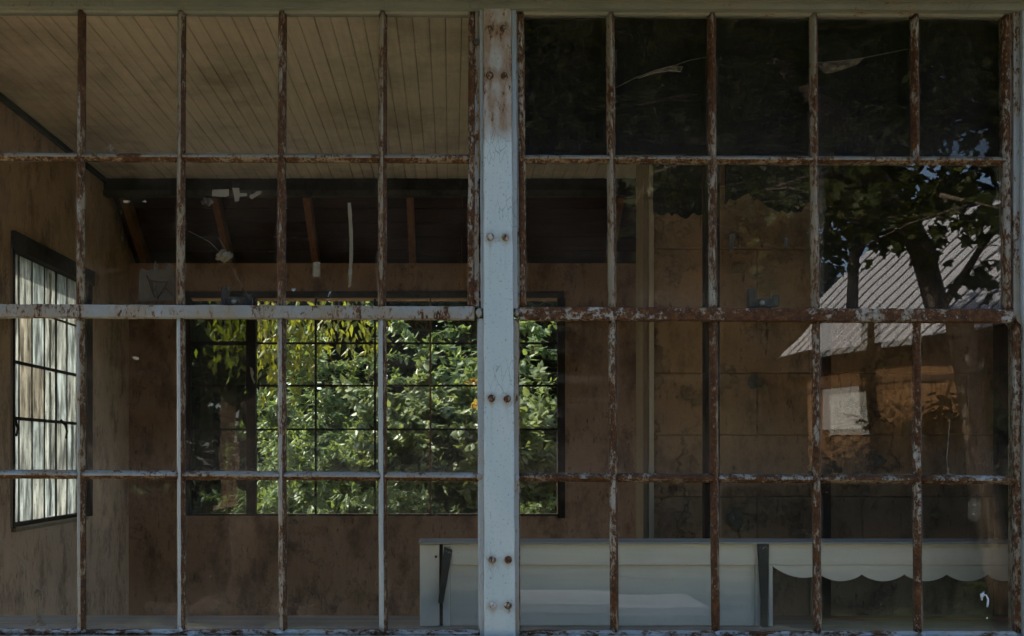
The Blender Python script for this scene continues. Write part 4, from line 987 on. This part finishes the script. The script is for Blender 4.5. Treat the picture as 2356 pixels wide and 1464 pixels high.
# ------------------------------------------------------------------ plants
def leaf_mesh(name, pos, dirs, nors, length, width, m, shape='lance'):
    """many folded leaves as one mesh; arrays of centres, directions, normals, sizes"""
    pos, dirs, nors = map(lambda a: np.asarray(a, dtype=np.float64), (pos, dirs, nors))
    n = len(pos); length = np.broadcast_to(length, (n,)); width = np.broadcast_to(width, (n,))
    d = dirs / np.linalg.norm(dirs, axis=1)[:, None]
    s = np.cross(d, nors); s /= (np.linalg.norm(s, axis=1)[:, None] + 1e-9); u = np.cross(s, d)
    if shape == 'lance': out = [(0, 0, 0), (0.42, 0.5, -0.16), (1, 0, 0.10), (0.42, -0.5, -0.16)]; faces = [(0, 1, 2), (0, 2, 3)]
    elif shape == 'oval': out = [(0, 0, 0), (0.25, 0.42, -0.1), (0.65, 0.40, -0.1), (1, 0, 0.06), (0.65, -0.40, -0.1), (0.25, -0.42, -0.1)]; faces = [(0, 1, 2, 3), (0, 3, 4, 5)]
    else:  # maple outline
        out = [(0, 0, 0), (0.12, 0.30, 0), (0.05, 0.55, -.05), (0.38, 0.36, 0), (0.52, 0.62, -.06), (0.62, 0.22, 0), (1, 0, -.08), (0.62, -0.22, 0), (0.52, -0.62, -.06), (0.38, -0.36, 0), (0.05, -0.55, -.05), (0.12, -0.30, 0)]
        faces = [(0, 1, 2), (0, 2, 3), (0, 3, 4), (0, 4, 5), (0, 5, 6), (0, 6, 7), (0, 7, 8), (0, 8, 9), (0, 9, 10), (0, 10, 11)]
    k = len(out); V = np.empty((n, k, 3))
    for i, (a, b_, c) in enumerate(out):
        V[:, i] = pos + d * (a * length)[:, None] + s * (b_ * width)[:, None] + u * (c * width)[:, None]
    me = bpy.data.meshes.new(name); nf = len(faces); fl = [len(f) for f in faces]; tot = sum(fl)
    me.vertices.add(n * k); me.vertices.foreach_set('co', V.ravel())
    base = np.concatenate([np.array(f) for f in faces]); loops = (base[None, :] + (np.arange(n) * k)[:, None]).ravel()
    me.loops.add(n * tot); me.loops.foreach_set('vertex_index', loops.astype(np.int32))
    st = np.concatenate([[0], np.cumsum(fl)[:-1]]); starts = (st[None, :] + (np.arange(n) * tot)[:, None]).ravel()
    me.polygons.add(n * nf); me.polygons.foreach_set('loop_start', starts.astype(np.int32)); me.polygons.foreach_set('loop_total', np.tile(fl, n).astype(np.int32))
    me.update(calc_edges=True); me.materials.append(m); return me

rng = np.random.default_rng(5)
def shrub(loc, h, spread, nstem, per, m, label, leaf=(0.085, 0.032), shape='lance', name='shrub', fwd=0.5, cat='shrub', group=None, seed=0):
    """arching stems from one base, paired drooping leaves along each; child twigs"""
    g_ = np.random.default_rng(seed + 11); t = thing(name, loc, label, cat, group); st = MB()
    pos, dr, nr = [], [], []
    for i in range(nstem):
        a = g_.uniform(0, 2 * math.pi); out = g_.uniform(0.2, 1) * spread; hh = h * g_.uniform(0.55, 1.05)
        ex, ey = math.cos(a) * out, math.sin(a) * out * 0.8 - fwd * g_.uniform(0, 1) * spread * 0.5
        b0 = np.array(loc) + np.array([g_.normal(0, .15), g_.normal(0, .12), 0])
        pts = []
        for k in range(9):
            f = k / 8; bend = f ** 1.7
            pts.append(b0 + np.array([ex * bend + 0.05 * math.sin(7 * f + i), ey * bend + 0.05 * math.cos(6 * f + i), hh * (f - 0.22 * f ** 4)]))
        st.tube([Vector(p) for p in pts], [0.009 * (1 - 0.8 * k / 8) for k in range(9)], 4, False)
        P_ = np.array(pts)
        # side twigs
        twigs = [(P_, per)]
        for q in range(4):
            f = g_.uniform(0.35, 0.95); idx = f * 8; i0 = min(int(idx), 7); bp = P_[i0] + (P_[i0+1] - P_[i0]) * (idx - i0)
            dv = np.array([g_.normal(0, 1), g_.normal(-.3, .8), g_.uniform(-.2, .7)]); dv /= np.linalg.norm(dv); ln = g_.uniform(.25, .6)
            tp = np.array([bp + dv * ln * e / 4 + np.array([0, 0, -0.12 * (e / 4) ** 2]) for e in range(5)])
            st.tube([Vector(p) for p in tp], [0.004, .0035, .003, .002, .001], 3, False); twigs.append((tp, per // 3))
        for (tp, cnt) in twigs:
            m_ = len(tp) - 1
            for q in range(cnt):
                f = g_.uniform(0.12, 1.0); idx = f * m_; i0 = min(int(idx), m_ - 1); bp = tp[i0] + (tp[i0+1] - tp[i0]) * (idx - i0)
                ax = tp[i0+1] - tp[i0]; ax /= np.linalg.norm(ax) + 1e-9
                sd = np.cross(ax, g_.normal(0, 1, 3)); sd /= np.linalg.norm(sd) + 1e-9
                dv = 0.55 * ax + 0.75 * sd + np.array([0, 0, -0.55]) + g_.normal(0, .15, 3)
                pos.append(bp + g_.normal(0, .012, 3)); dr.append(dv); nr.append(np.array([0, -.3, 1]) + g_.normal(0, .45, 3))
    n = len(pos)
    ln = g_.uniform(.65, 1.25, n) * leaf[0]; wd = ln * leaf[1] / leaf[0] * g_.uniform(.85, 1.2, n)
    st.build('stems', M['bark'], t)
    link('foliage', leaf_mesh('foliage', pos, dr, nr, ln, wd, m, shape), m, t)
    return t

def B(px, py, yd): return P(px, py, yd)
sh = [  # px of the base, lens distance, height, spread, stems, leaves per stem, material, label, leaf, shape
    (690, 11.6, 2.0, 0.85, 26, 90, 'leaf', 'tall leafy shrub left of centre behind the back window', (0.10, 0.036), 'lance'),
    (830, 11.3, 1.75, 0.8, 26, 90, 'leaf', 'bushy bright green shrub in the middle of the back window', (0.09, 0.036), 'lance'),
    (980, 11.9, 2.5, 0.95, 28, 90, 'leaf_pale', 'pale broad leaved shrub just left of the riveted post', (0.12, 0.066), 'oval'),
    (1095, 11.5, 2.3, 0.8, 24, 90, 'leaf_pale', 'pale broad leaved shrub partly hidden by the riveted post', (0.12, 0.07), 'oval'),
    (1240, 11.9, 2.6, 0.85, 26, 90, 'leaf_pale', 'broad leaved shrub at the right end of the back window', (0.12, 0.066), 'oval'),
    (930, 10.9, 1.35, 0.7, 22, 80, 'leaf', 'low leafy shrub close behind the back window sill', (0.075, 0.03), 'lance'),
    (1180, 10.9, 1.25, 0.7, 24, 90, 'leaf', 'low small leaved shrub close behind the sill at the right', (0.05, 0.022), 'lance'),
    (640, 10.9, 1.35, 0.45, 14, 70, 'leaf', 'slender leafy shrub rising at the left pane of the back window', (0.10, 0.034), 'lance'),
    (760, 13.2, 3.2, 1.2, 26, 90, 'leaf', 'tall shrub rising behind the green ones left of centre', (0.11, 0.04), 'lance'),
    (1100, 13.6, 3.6, 1.3, 26, 90, 'leaf', 'tall green shrub behind the broad leaved ones', (0.11, 0.05), 'oval'),
]
for i, (px, yd, h, sp, ns, per, m, lb, lf, shp) in enumerate(sh):
    b_ = P(px, 0, yd); shrub((b_.x, b_.y, -0.02), h * 1.18, sp * 1.05, ns + 8, per + 50, M[m], lb, lf, shp, group='shrubs behind the back window', seed=i)
# orange blossom on the broad leaved shrub
for i, (px, py) in enumerate(((1090, 880), (1097, 930))):
    c = P(px, py, 11.0); g_ = np.random.default_rng(i); n = 14
    me = leaf_mesh('blossom', np.tile(np.array(c), (n, 1)) + g_.normal(0, .02, (n, 3)), g_.normal(0, 1, (n, 3)), g_.normal(0, 1, (n, 3)), 0.06, 0.045, M['leaf_orange'], 'oval')
    tag(link('blossom', me, M['leaf_orange']), ('upper' if i == 0 else 'lower') + ' orange yellow leaf cluster beside the riveted post', 'leaves')
# dry stalk at the left pane
t = thing('dry_stalk', P(524, 1184, 10.6), 'thin dry reddish stalk in the left pane of the back window', 'plant')
c = [P(526, 1250, 10.6), P(524, 1150, 10.6), P(522, 1080, 10.6), P(527, 1018, 10.6)]
MB().tube(c, [0.008, 0.007, 0.006, 0.003], 5).build('stem', M['stalk'] if 'stalk' in M else M['rafter'], t)
g_ = np.random.default_rng(3); pos = [np.array(P(524, lerp(1020, 1090, k / 40), 10.6)) + g_.normal(0, .01, 3) for k in range(40)]
link('foliage', leaf_mesh('foliage', pos, g_.normal(0, 1, (40, 3)), g_.normal(0, 1, (40, 3)), 0.05, 0.018, M['leaf']), M['leaf'], t)

def crown(g_, cen, rad, nclump, per, size, clr=0.55):
    """leaf positions in uneven clumps through an ellipsoid"""
    pos, dr, nr = [], [], []
    for i in range(nclump):
        v = g_.normal(0, 1, 3); v /= np.linalg.norm(v); r = g_.uniform(0.25, 1.0) ** 0.6
        c = np.array(cen) + v * r * np.array(rad); cr = clr * g_.uniform(0.6, 1.3)
        p = g_.normal(0, 1, (per, 3)); p /= np.linalg.norm(p, axis=1)[:, None]; p *= (g_.uniform(0, 1, per) ** 0.45)[:, None] * cr * np.array([1.15, 1.15, 0.7])
        pos.append(c + p); dr.append(p + np.array([0, 0, -0.4 * cr]) + g_.normal(0, .3 * cr, (per, 3))); nr.append(np.array([0, 0, 1.0]) + g_.normal(0, .5, (per, 3)))
    return np.concatenate(pos), np.concatenate(dr), np.concatenate(nr)

def tree(loc, h, r, label, m, size=0.2, nclump=90, per=90, seed=0, name='tree', group=None, crown_lo=0.25, trunk=0.16, lean=(0, 0), limb_lo=0.3, bk='bark'):
    g_ = np.random.default_rng(seed + 101); t = thing(name, loc, label, 'tree', group); tb = MB(); L = Vector(loc)
    top = L + Vector((lean[0], lean[1], h * 0.8))
    pts = [L + (top - L) * f + Vector((0.12 * math.sin(5 * f + seed), 0.12 * math.cos(4 * f + seed), 0)) for f in [k / 8 for k in range(9)]]
    tb.tube(pts, [trunk * (1.25 - f) for f in [k / 8 for k in range(9)]], 10)
    for q in range(9):
        f = g_.uniform(limb_lo, 0.85); b0 = L + (top - L) * f; a = q * 2.4 + g_.uniform(-.4, .4); ln = r * g_.uniform(.55, .9)
        e = b0 + Vector((math.cos(a) * ln, math.sin(a) * ln, ln * 0.6)); mid = (b0 + e) / 2 + Vector((0, 0, 0.1 * ln))
        tb.tube([b0, mid, e], [trunk * 0.4, trunk * 0.25, trunk * 0.08], 7)
    tb.build('trunk', M[bk], t, True)
    z0 = h * crown_lo
    p, d, n_ = crown(g_, (L.x + lean[0] * .7, L.y + lean[1] * .7, L.z + (h + z0) / 2), (r, r, (h - z0) / 2), nclump, per, size)
    nn = len(p); ln = g_.uniform(.6, 1.3, nn) * size
    link('crown', leaf_mesh('crown', p, d, n_, ln, ln * 0.6, m, 'oval'), m, t)
    return t
# dark wood behind the shrubs (beyond the back window)
k = 0
for (x, y, h, r) in ((-7, 16, 9, 3.2), (-3.5, 15, 8, 2.8), (0.5, 17, 10, 3.4), (4, 15.5, 8.5, 3.0), (7.5, 18, 10, 3.4)):
    tree((x, y, 0), h, r, 'dark leafy tree in the wood behind the back window shrubs', M['leaf_dark'], 0.30, 170, 130, seed=k, group='trees behind the back window', crown_lo=-0.12); k += 1
# branch with yellow leaves hanging in at the upper left of the back window
t = thing('tree', P(420, 1400, 11.6), 'tree with yellow leaved branch hanging over the left of the back window', 'tree')
bp = Vector((-3.6, 8.6, 0)); tb = MB()
tb.tube([bp, bp + Vector((0.05, 0, 1.5)), bp + Vector((0.1, 0, 3.2)), bp + Vector((0.3, 0, 4.6))], [0.13, 0.11, 0.09, 0.05], 9)
g_ = np.random.default_rng(77); pos, dr, nr = [], [], []
ends = [(545, 800), (600, 770), (660, 760), (720, 745), (540, 745), (640, 850), (780, 740), (585, 720), (700, 820), (840, 760), (520, 780), (610, 800)]
for (px, py) in ends:
    a = bp + Vector((0.15, 0, 3.6)); e = P(px, py - 60, 11.2 + g_.uniform(-.4, .4)); md = (a + e) / 2 + Vector((0, 0, 0.5)); dn = P(px, py + 35, 11.2)
    tb.tube([a, md, e, Vector((e.x, e.y, dn.z))], [0.03, 0.018, 0.008, 0.002], 5)
    for q in range(60):
        f = g_.uniform(0, 1) ** 0.8; c = np.array(e) * (1 - f) + np.array((e.x, e.y, dn.z)) * f
        pos.append(c + g_.normal(0, .11, 3)); dr.append(np.array([0, 0, -1]) + g_.normal(0, .4, 3)); nr.append(np.array([0, -1, .5]) + g_.normal(0, .5, 3))
tb.build('trunk', M['bark'], t, True)
n = len(pos); ln = g_.uniform(.08, .15, n)
link('crown', leaf_mesh('crown', pos, dr, nr, ln, ln * 0.34, M['leaf_yellow'], 'lance'), M['leaf_yellow'], t)

# ------------------------------------------------------------------ the yard behind the camera, seen mirrored in the glass
def V_(px, py, yd):
    """a mirrored sight: the world point whose reflection in the glass lies at that photo pixel, yd = unfolded distance"""
    q = P(px, py, yd); return Vector((q.x, -q.y, q.z))
def barn():
    e0 = Vector((7.22, -(20 - DC), EYE + 2.0))                   # a point on the eave
    al = Vector((0.34, 0.94, 0)).normalized()                   # along the eave, towards the window
    up = Vector((0.94, -0.34, 0)).normalized()                  # horizontal up-slope direction
    tp = 0.84; run = 3.4; T0, T1 = -2.0, 10.5
    t = thing('barn', (e0.x + up.x * 3, e0.y + up.y * 3, 0), 'orange brown wooden barn with pale ribbed metal roof mirrored in the right panes', 'barn')
    sl = (up + Vector((0, 0, tp))); slen = sl.length * run; sn = sl.normalized(); nrm = al.cross(sn); nrm = nrm if nrm.z > 0 else -nrm
    rf = MB().obox(e0 + al * ((T0 + T1) / 2) + sn * (slen / 2) - nrm * 0.03, al * ((T1 - T0) / 2), sn * (slen / 2), nrm * 0.02).build('roof', M['dark_trim'], t)
    w_ = 0.30; n = int((T1 - T0) / w_)
    ctr = MB().obox((0, 0, 0), al * (w_ / 2 - 0.004), sn * (slen / 2), nrm * 0.006).mesh('roof_panel'); ctr.materials.append(M['barn_roof'])
    rib = MB().obox((0, 0, 0), al * 0.016, sn * (slen / 2), nrm * 0.022).mesh('rib'); rib.materials.append(M['barn_rib'])
    for i in range(n):
        c = e0 + al * (T0 + w_ * (i + 0.5)) + sn * (slen / 2)
        o = bpy.data.objects.new('roof_panel', ctr); COL.objects.link(o); o.parent = rf; o.location = c
        o = bpy.data.objects.new('rib', rib); COL.objects.link(o); o.parent = rf; o.location = c + al * (w_ / 2) + nrm * 0.005
    # far slope
    rd = e0 + sn * slen; sn2 = (up - Vector((0, 0, tp))).normalized(); n2 = al.cross(sn2); n2 = n2 if n2.z > 0 else -n2
    MB().obox(rd + al * ((T0 + T1) / 2) + sn2 * (slen / 2) - n2 * 0.02, al * ((T1 - T0) / 2), sn2 * (slen / 2), n2 * 0.02).build('roof', M['barn_roof'], t)
    # walls
    wb = e0 + up * 0.45; zt = e0.z + 0.45 * tp - 0.08
    def wp(tt, z, off=0.0): q = wb + al * tt + up * off; return Vector((q.x, q.y, z))
    wl_ = MB().obox((wp((T0 + T1) / 2, zt / 2, 0.05)), al * ((T1 - T0) / 2 - 0.4), up * 0.03, (0, 0, zt / 2)).build('wall', M['barn_wood'], t)
    bw = 0.2; n = int((T1 - T0 - 0.8) / bw)
    bd = MB().obox((0, 0, 0), al * (bw / 2 - 0.005), up * 0.012, (0, 0, zt / 2)).mesh('board'); bd.materials.append(M['barn_wood'])
    for i in range(n):
        q = wp(T0 + 0.4 + bw * (i + 0.5), zt / 2, 0.008 * rnd.random())
        o = bpy.data.objects.new('board', bd); COL.objects.link(o); o.parent = wl_; o.location = q
    for z in (EYE + 1.36, ):
        MB().obox(wp((T0 + T1) / 2, z, -0.03), al * ((T1 - T0) / 2 - 0.4), up * 0.02, (0, 0, 0.05)).build('batten', M['barn_dark'], t)
    MB().obox(wp(-0.52, EYE + 0.88, -0.035), al * 0.57, up * 0.012, (0, 0, 0.40)).build('white_panel', M['white_panel'], t)
    for (a, b_) in ((1.0, 1.5), (2.0, 1.5)):
        p0, p1 = wp(a, EYE + 1.3, -0.03), wp(b_, EYE + 0.2, -0.03); d = (p1 - p0); L = d.length; d.normalize()
        MB().obox((p0 + p1) / 2, d * (L / 2), d.cross(up).normalized() * 0.05, up * 0.015).build('brace', M['barn_wood'], t)
    # gable ends and back wall
    for tt in (T0 + 0.4, T1 - 0.4):
        W2 = 2 * run - 0.9; a = wp(tt, 0.0); c = a + up * W2; apex = a + up * (W2 / 2); apex.z = zt + (W2 / 2) * tp - 0.1; a2 = Vector((a.x, a.y, zt)); c2 = Vector((c.x, c.y, zt))
        MB().quadprism([a, c, c2, apex, a2], al * 0.05).build('gable', M['barn_wood'], t)
    q = wp((T0 + T1) / 2, zt / 2, 2 * run - 0.9); MB().obox(q, al * ((T1 - T0) / 2 - 0.4), up * 0.04, (0, 0, zt / 2)).build('wall', M['barn_wood'], t)
M['barn_roof'] = metal('barn_roof_sheet', (0.60, 0.58, 0.58), 0.6, 0.0, 0.85)
M['barn_rib'] = metal('barn_roof_rib', (0.16, 0.15, 0.15), 0.6, 0.0)
M['barn_wood'] = wood('barn_board', (0.36, 0.19, 0.085), (0.26, 0.13, 0.055), 'Z', 0.8, 0.3)
M['barn_dark'] = wood('barn_batten', (0.10, 0.06, 0.035), (0.07, 0.04, 0.025), 'Y', 0.8, 0.3)
M['white_panel'] = metal('white_panel_paint', (0.80, 0.78, 0.74), 0.6, 0.0, 0.93)
barn()

# maple by the corner: leaning trunk, limbs, hanging leaf sprays
t = thing('maple_tree', V_(2330, 1450, 10), 'leaning maple with lobed leaves mirrored in front of the barn roof', 'tree')
tb = MB(); tr = [V_(2330, 1450, 10), V_(2275, 1200, 10), V_(2215, 820, 10), V_(2200, 720, 10), V_(2160, 580, 10), V_(2110, 480, 10), V_(2030, 390, 10), V_(1900, 270, 10), V_(1760, 120, 10.2)]
tb.tube(tr, [0.17, 0.13, 0.115, 0.115, 0.115, 0.11, 0.10, 0.075, 0.03], 12)
g_ = np.random.default_rng(21); pos, dr, nr = [], [], []
limbs = [(tr[3], V_(2330, 520, 9.5), V_(2420, 380, 9.0)), (tr[5], V_(1980, 440, 9.2), V_(1840, 480, 8.7)), (tr[6], V_(1900, 400, 9.4), V_(1760, 440, 9.0)), (tr[5], V_(2180, 440, 9.0), V_(2300, 470, 8.4)),
         (tr[6], V_(2080, 300, 9.4), V_(2220, 240, 9.0)), (tr[7], V_(1700, 330, 9.4), V_(1500, 400, 9.0)), (tr[4], V_(2050, 500, 9.2), V_(1960, 500, 8.8)), (tr[7], V_(1600, 220, 9.6), V_(1350, 260, 9.5)), (tr[8], V_(1500, 60, 10), V_(1250, 60, 10))]
for (a, b_, c) in limbs:
    tb.tube([a, b_, c], [0.045, 0.025, 0.008], 7)
    for k in range(9):
        f = 0.25 + 0.75 * k / 8; q = (b_.lerp(c, (f - .5) * 2) if f > .5 else a.lerp(b_, f * 2))
        e = q + Vector((g_.normal(0, .35), g_.normal(0, .35), g_.uniform(-.45, .2))); tb.tube([q, (q + e) / 2 + Vector((0, 0, .05)), e], [0.008, .006, .003], 4)
        for j in range(15):
            u = g_.uniform(0.2, 1.05); cpos = np.array(q) * (1 - u) + np.array(e) * u + g_.normal(0, .10, 3)
            pos.append(cpos); dr.append(np.array([0, 0, -0.8]) + g_.normal(0, .6, 3)); nr.append(np.array([0, .5, .8]) + g_.normal(0, .5, 3))
p2, d2, n2 = crown(g_, (2.6, -7.3, 5.3), (3.2, 2.0, 1.3), 60, 60, 0.1, 0.5)
pos = np.concatenate([np.array(pos), p2]); dr = np.concatenate([np.array(dr), d2]); nr = np.concatenate([np.array(nr), n2])
n = len(pos); ln = g_.uniform(.08, .14, n)
tb.build('trunk', M['bark'], t, True)
link('crown', leaf_mesh('crown', pos, dr, nr, ln, ln, M['leaf_maple'], 'maple'), M['leaf_maple'], t)
# dark slim tree before the barn
b0 = V_(2020, 1300, 15)
tree((b0.x, b0.y, -0.03), 8.5, 1.8, 'slim dark tree whose straight trunk crosses the mirrored barn roof', M['leaf_dark'], 0.2, 60, 70, seed=40, crown_lo=0.62, trunk=0.12, limb_lo=0.6, bk='bark_dark')
b0 = V_(566, 1330, 9.6); t = thing('tree_snag', (b0.x, b0.y, -0.05), 'rough barked dead trunk mirrored faintly in the third column of left panes', 'trunk')
mb = MB(); nr_, nz_ = 20, 26
for j in range(nz_ + 1):
    z = -0.05 + 2.15 * j / nz_; rr = 0.155 * (1.12 - 0.22 * j / nz_) + (0.05 if j == 0 else 0)
    for i in range(nr_):
        a = 2 * math.pi * i / nr_; q = rr * (1 + 0.16 * mnoise.noise((math.cos(a) * 2.2, math.sin(a) * 2.2, z * 1.4)) + 0.07 * mnoise.noise((math.cos(a) * 9, math.sin(a) * 9, z * 3)))
        zz = z + (0.22 * mnoise.noise((math.cos(a) * 1.5, math.sin(a) * 1.5, 4)) if j == nz_ else 0)
        mb.v.append((b0.x + q * math.cos(a) + 0.05 * z, b0.y + q * math.sin(a), zz))
for j in range(nz_):
    for i in range(nr_): mb.f.append((j*nr_+i, j*nr_+(i+1) % nr_, (j+1)*nr_+(i+1) % nr_, (j+1)*nr_+i))
mb.f.append(tuple(nz_*nr_ + i for i in range(nr_)))
mb.build('trunk', M['bark_dark'], t, True)
# tall trees round the yard
k = 60
for (x, y, h, r) in ((-13, -17, 13, 4.6), (-8.5, -20, 14.5, 4.6), (-4.2, -17, 12.5, 4.4), (-1, -22, 15, 4.8), (1.5, -22.5, 14, 4.0), (4.6, -27, 14, 5.0),  (5.0, -23.5, 9, 3.2), (6.6, -22.6, 9, 2.6), (18.5, -24, 14, 4.6), (-16, -26, 14, 5), (20, -32, 16, 5)):
    tree((x, y, -0.03), h, r, 'dark tree added at the left of the yard to shade the lawn', M['leaf_dark'], 0.40, 190, 120, seed=k, group='trees across the yard', crown_lo=-0.06); k += 1

tree((11, -30, -0.03), 18, 6.2, 'high crowned tree behind the mirrored barn', M['leaf_dark'], 0.40, 190, 120, seed=88, crown_lo=0.55)
# trees added at the left of the yard to shade the lawn
for (x, y, h, r) in ((-3.6, -8.0, 9, 3.0), (0.6, -11.6, 8.5, 2.6), (-9.5, -8.5, 10, 3.6), (-6.5, -12.5, 10.5, 3.4), (-13, -12.5, 12, 4.0), (-12.5, -6, 10, 3.4)):
    tree((x, y, -0.03), h, r, 'dark tree added at the left of the yard to shade the lawn', M['leaf_dark'], 0.34, 150, 110, seed=k + 7, group='trees across the yard', crown_lo=0.38 if x > -5 else 0.05); k += 1
# shrubs added to darken the lower barn wall and cover sky gaps
k = 0
for (tt, off, h) in ((-5.4, 1.5, 4.6), (-3.6, 1.0, 4.2), (-2.3, 1.2, 2.6), (-0.9, 1.0, 0.45), (0.3, 1.0, 0.5), (1.8, 1.3, 1.7), (3.2, 1.2, 2.5), (4.9, 1.3, 2.6), (6.6, 1.2, 2.6), (8.4, 1.3, 2.7)):
    q = Vector((7.22, -(20 - DC), 0)) + Vector((0.34, 0.94, 0)).normalized() * tt - Vector((0.94, -0.34, 0)).normalized() * off
    tree((q.x, q.y, -0.03), h, 1.0, 'dark shrub added to darken the foot of the mirrored barn wall', M['leaf_dark'], 0.14, 60, 70, seed=90 + k, name='shrub', group='shrubs added at the barn wall', crown_lo=0.02, trunk=0.04); k += 1
# weathered table near the camera, seen only mirrored in the cabinet panes
def table():
    c = V_(1395, 1450, 6.15); zt = EYE - (1378 - VY) / F * 6.15; x0, x1 = V_(1180, 0, 6.15).x, V_(1605, 0, 6.15).x; y = c.y
    t = thing('picnic_table', ((x0 + x1) / 2, y, -0.03), 'pale weathered picnic table with slanted legs mirrored over the white cabinet', 'table')
    for k in range(4): MB().box(x0, x1, y - 0.30 + k * 0.15, y - 0.16 + k * 0.15, zt - 0.045, zt).build('top_board', M['table_wood'], t)
    for yy in (y - 0.24, y + 0.24):
        for s in (1, -1):
            cx = (x0 + x1) / 2; a = Vector((cx + s * 0.42, yy, zt - 0.046)); b_ = Vector((cx + s * 0.05, yy + 0.041 * s, -0.03)); d = (b_ - a); L = d.length; d.normalize()
            MB().obox((a + b_) / 2, d * (L / 2), Vector((0, 0.02, 0)), d.cross(Vector((0, 1, 0))) * 0.045).build('leg', M['table_wood'], t)
M['table_wood'] = wood('pale_table_wood', (0.22, 0.22, 0.23), (0.18, 0.18, 0.19), 'X', 0.7, 0.15)
table()
# field stones along the lawn edge
r_ = random.Random(9)
for i in range(16):
    px = 360 + i * 36 + r_.uniform(-10, 10); c = V_(px, 1400, 10.6 + r_.uniform(-.5, .5)); rr = r_.uniform(0.10, 0.2)
    bmh = bmesh.new(); bmesh.ops.create_icosphere(bmh, subdivisions=3, radius=rr)
    for v in bmh.verts: v.co = Vector((v.co.x * 1.2, v.co.y, v.co.z * 0.75)) * (1 + 0.35 * mnoise.noise(v.co * 6 + Vector((i * 3, 0, 0)))) + Vector((c.x, c.y, rr * 0.35))
    me = bpy.data.meshes.new('field_stone'); bmh.to_mesh(me); bmh.free()
    tag(link('field_stone', me, M['stone'], None, False), 'rounded field stone of the border mirrored in the lowest left panes', 'stone', 'stones along the lawn edge')
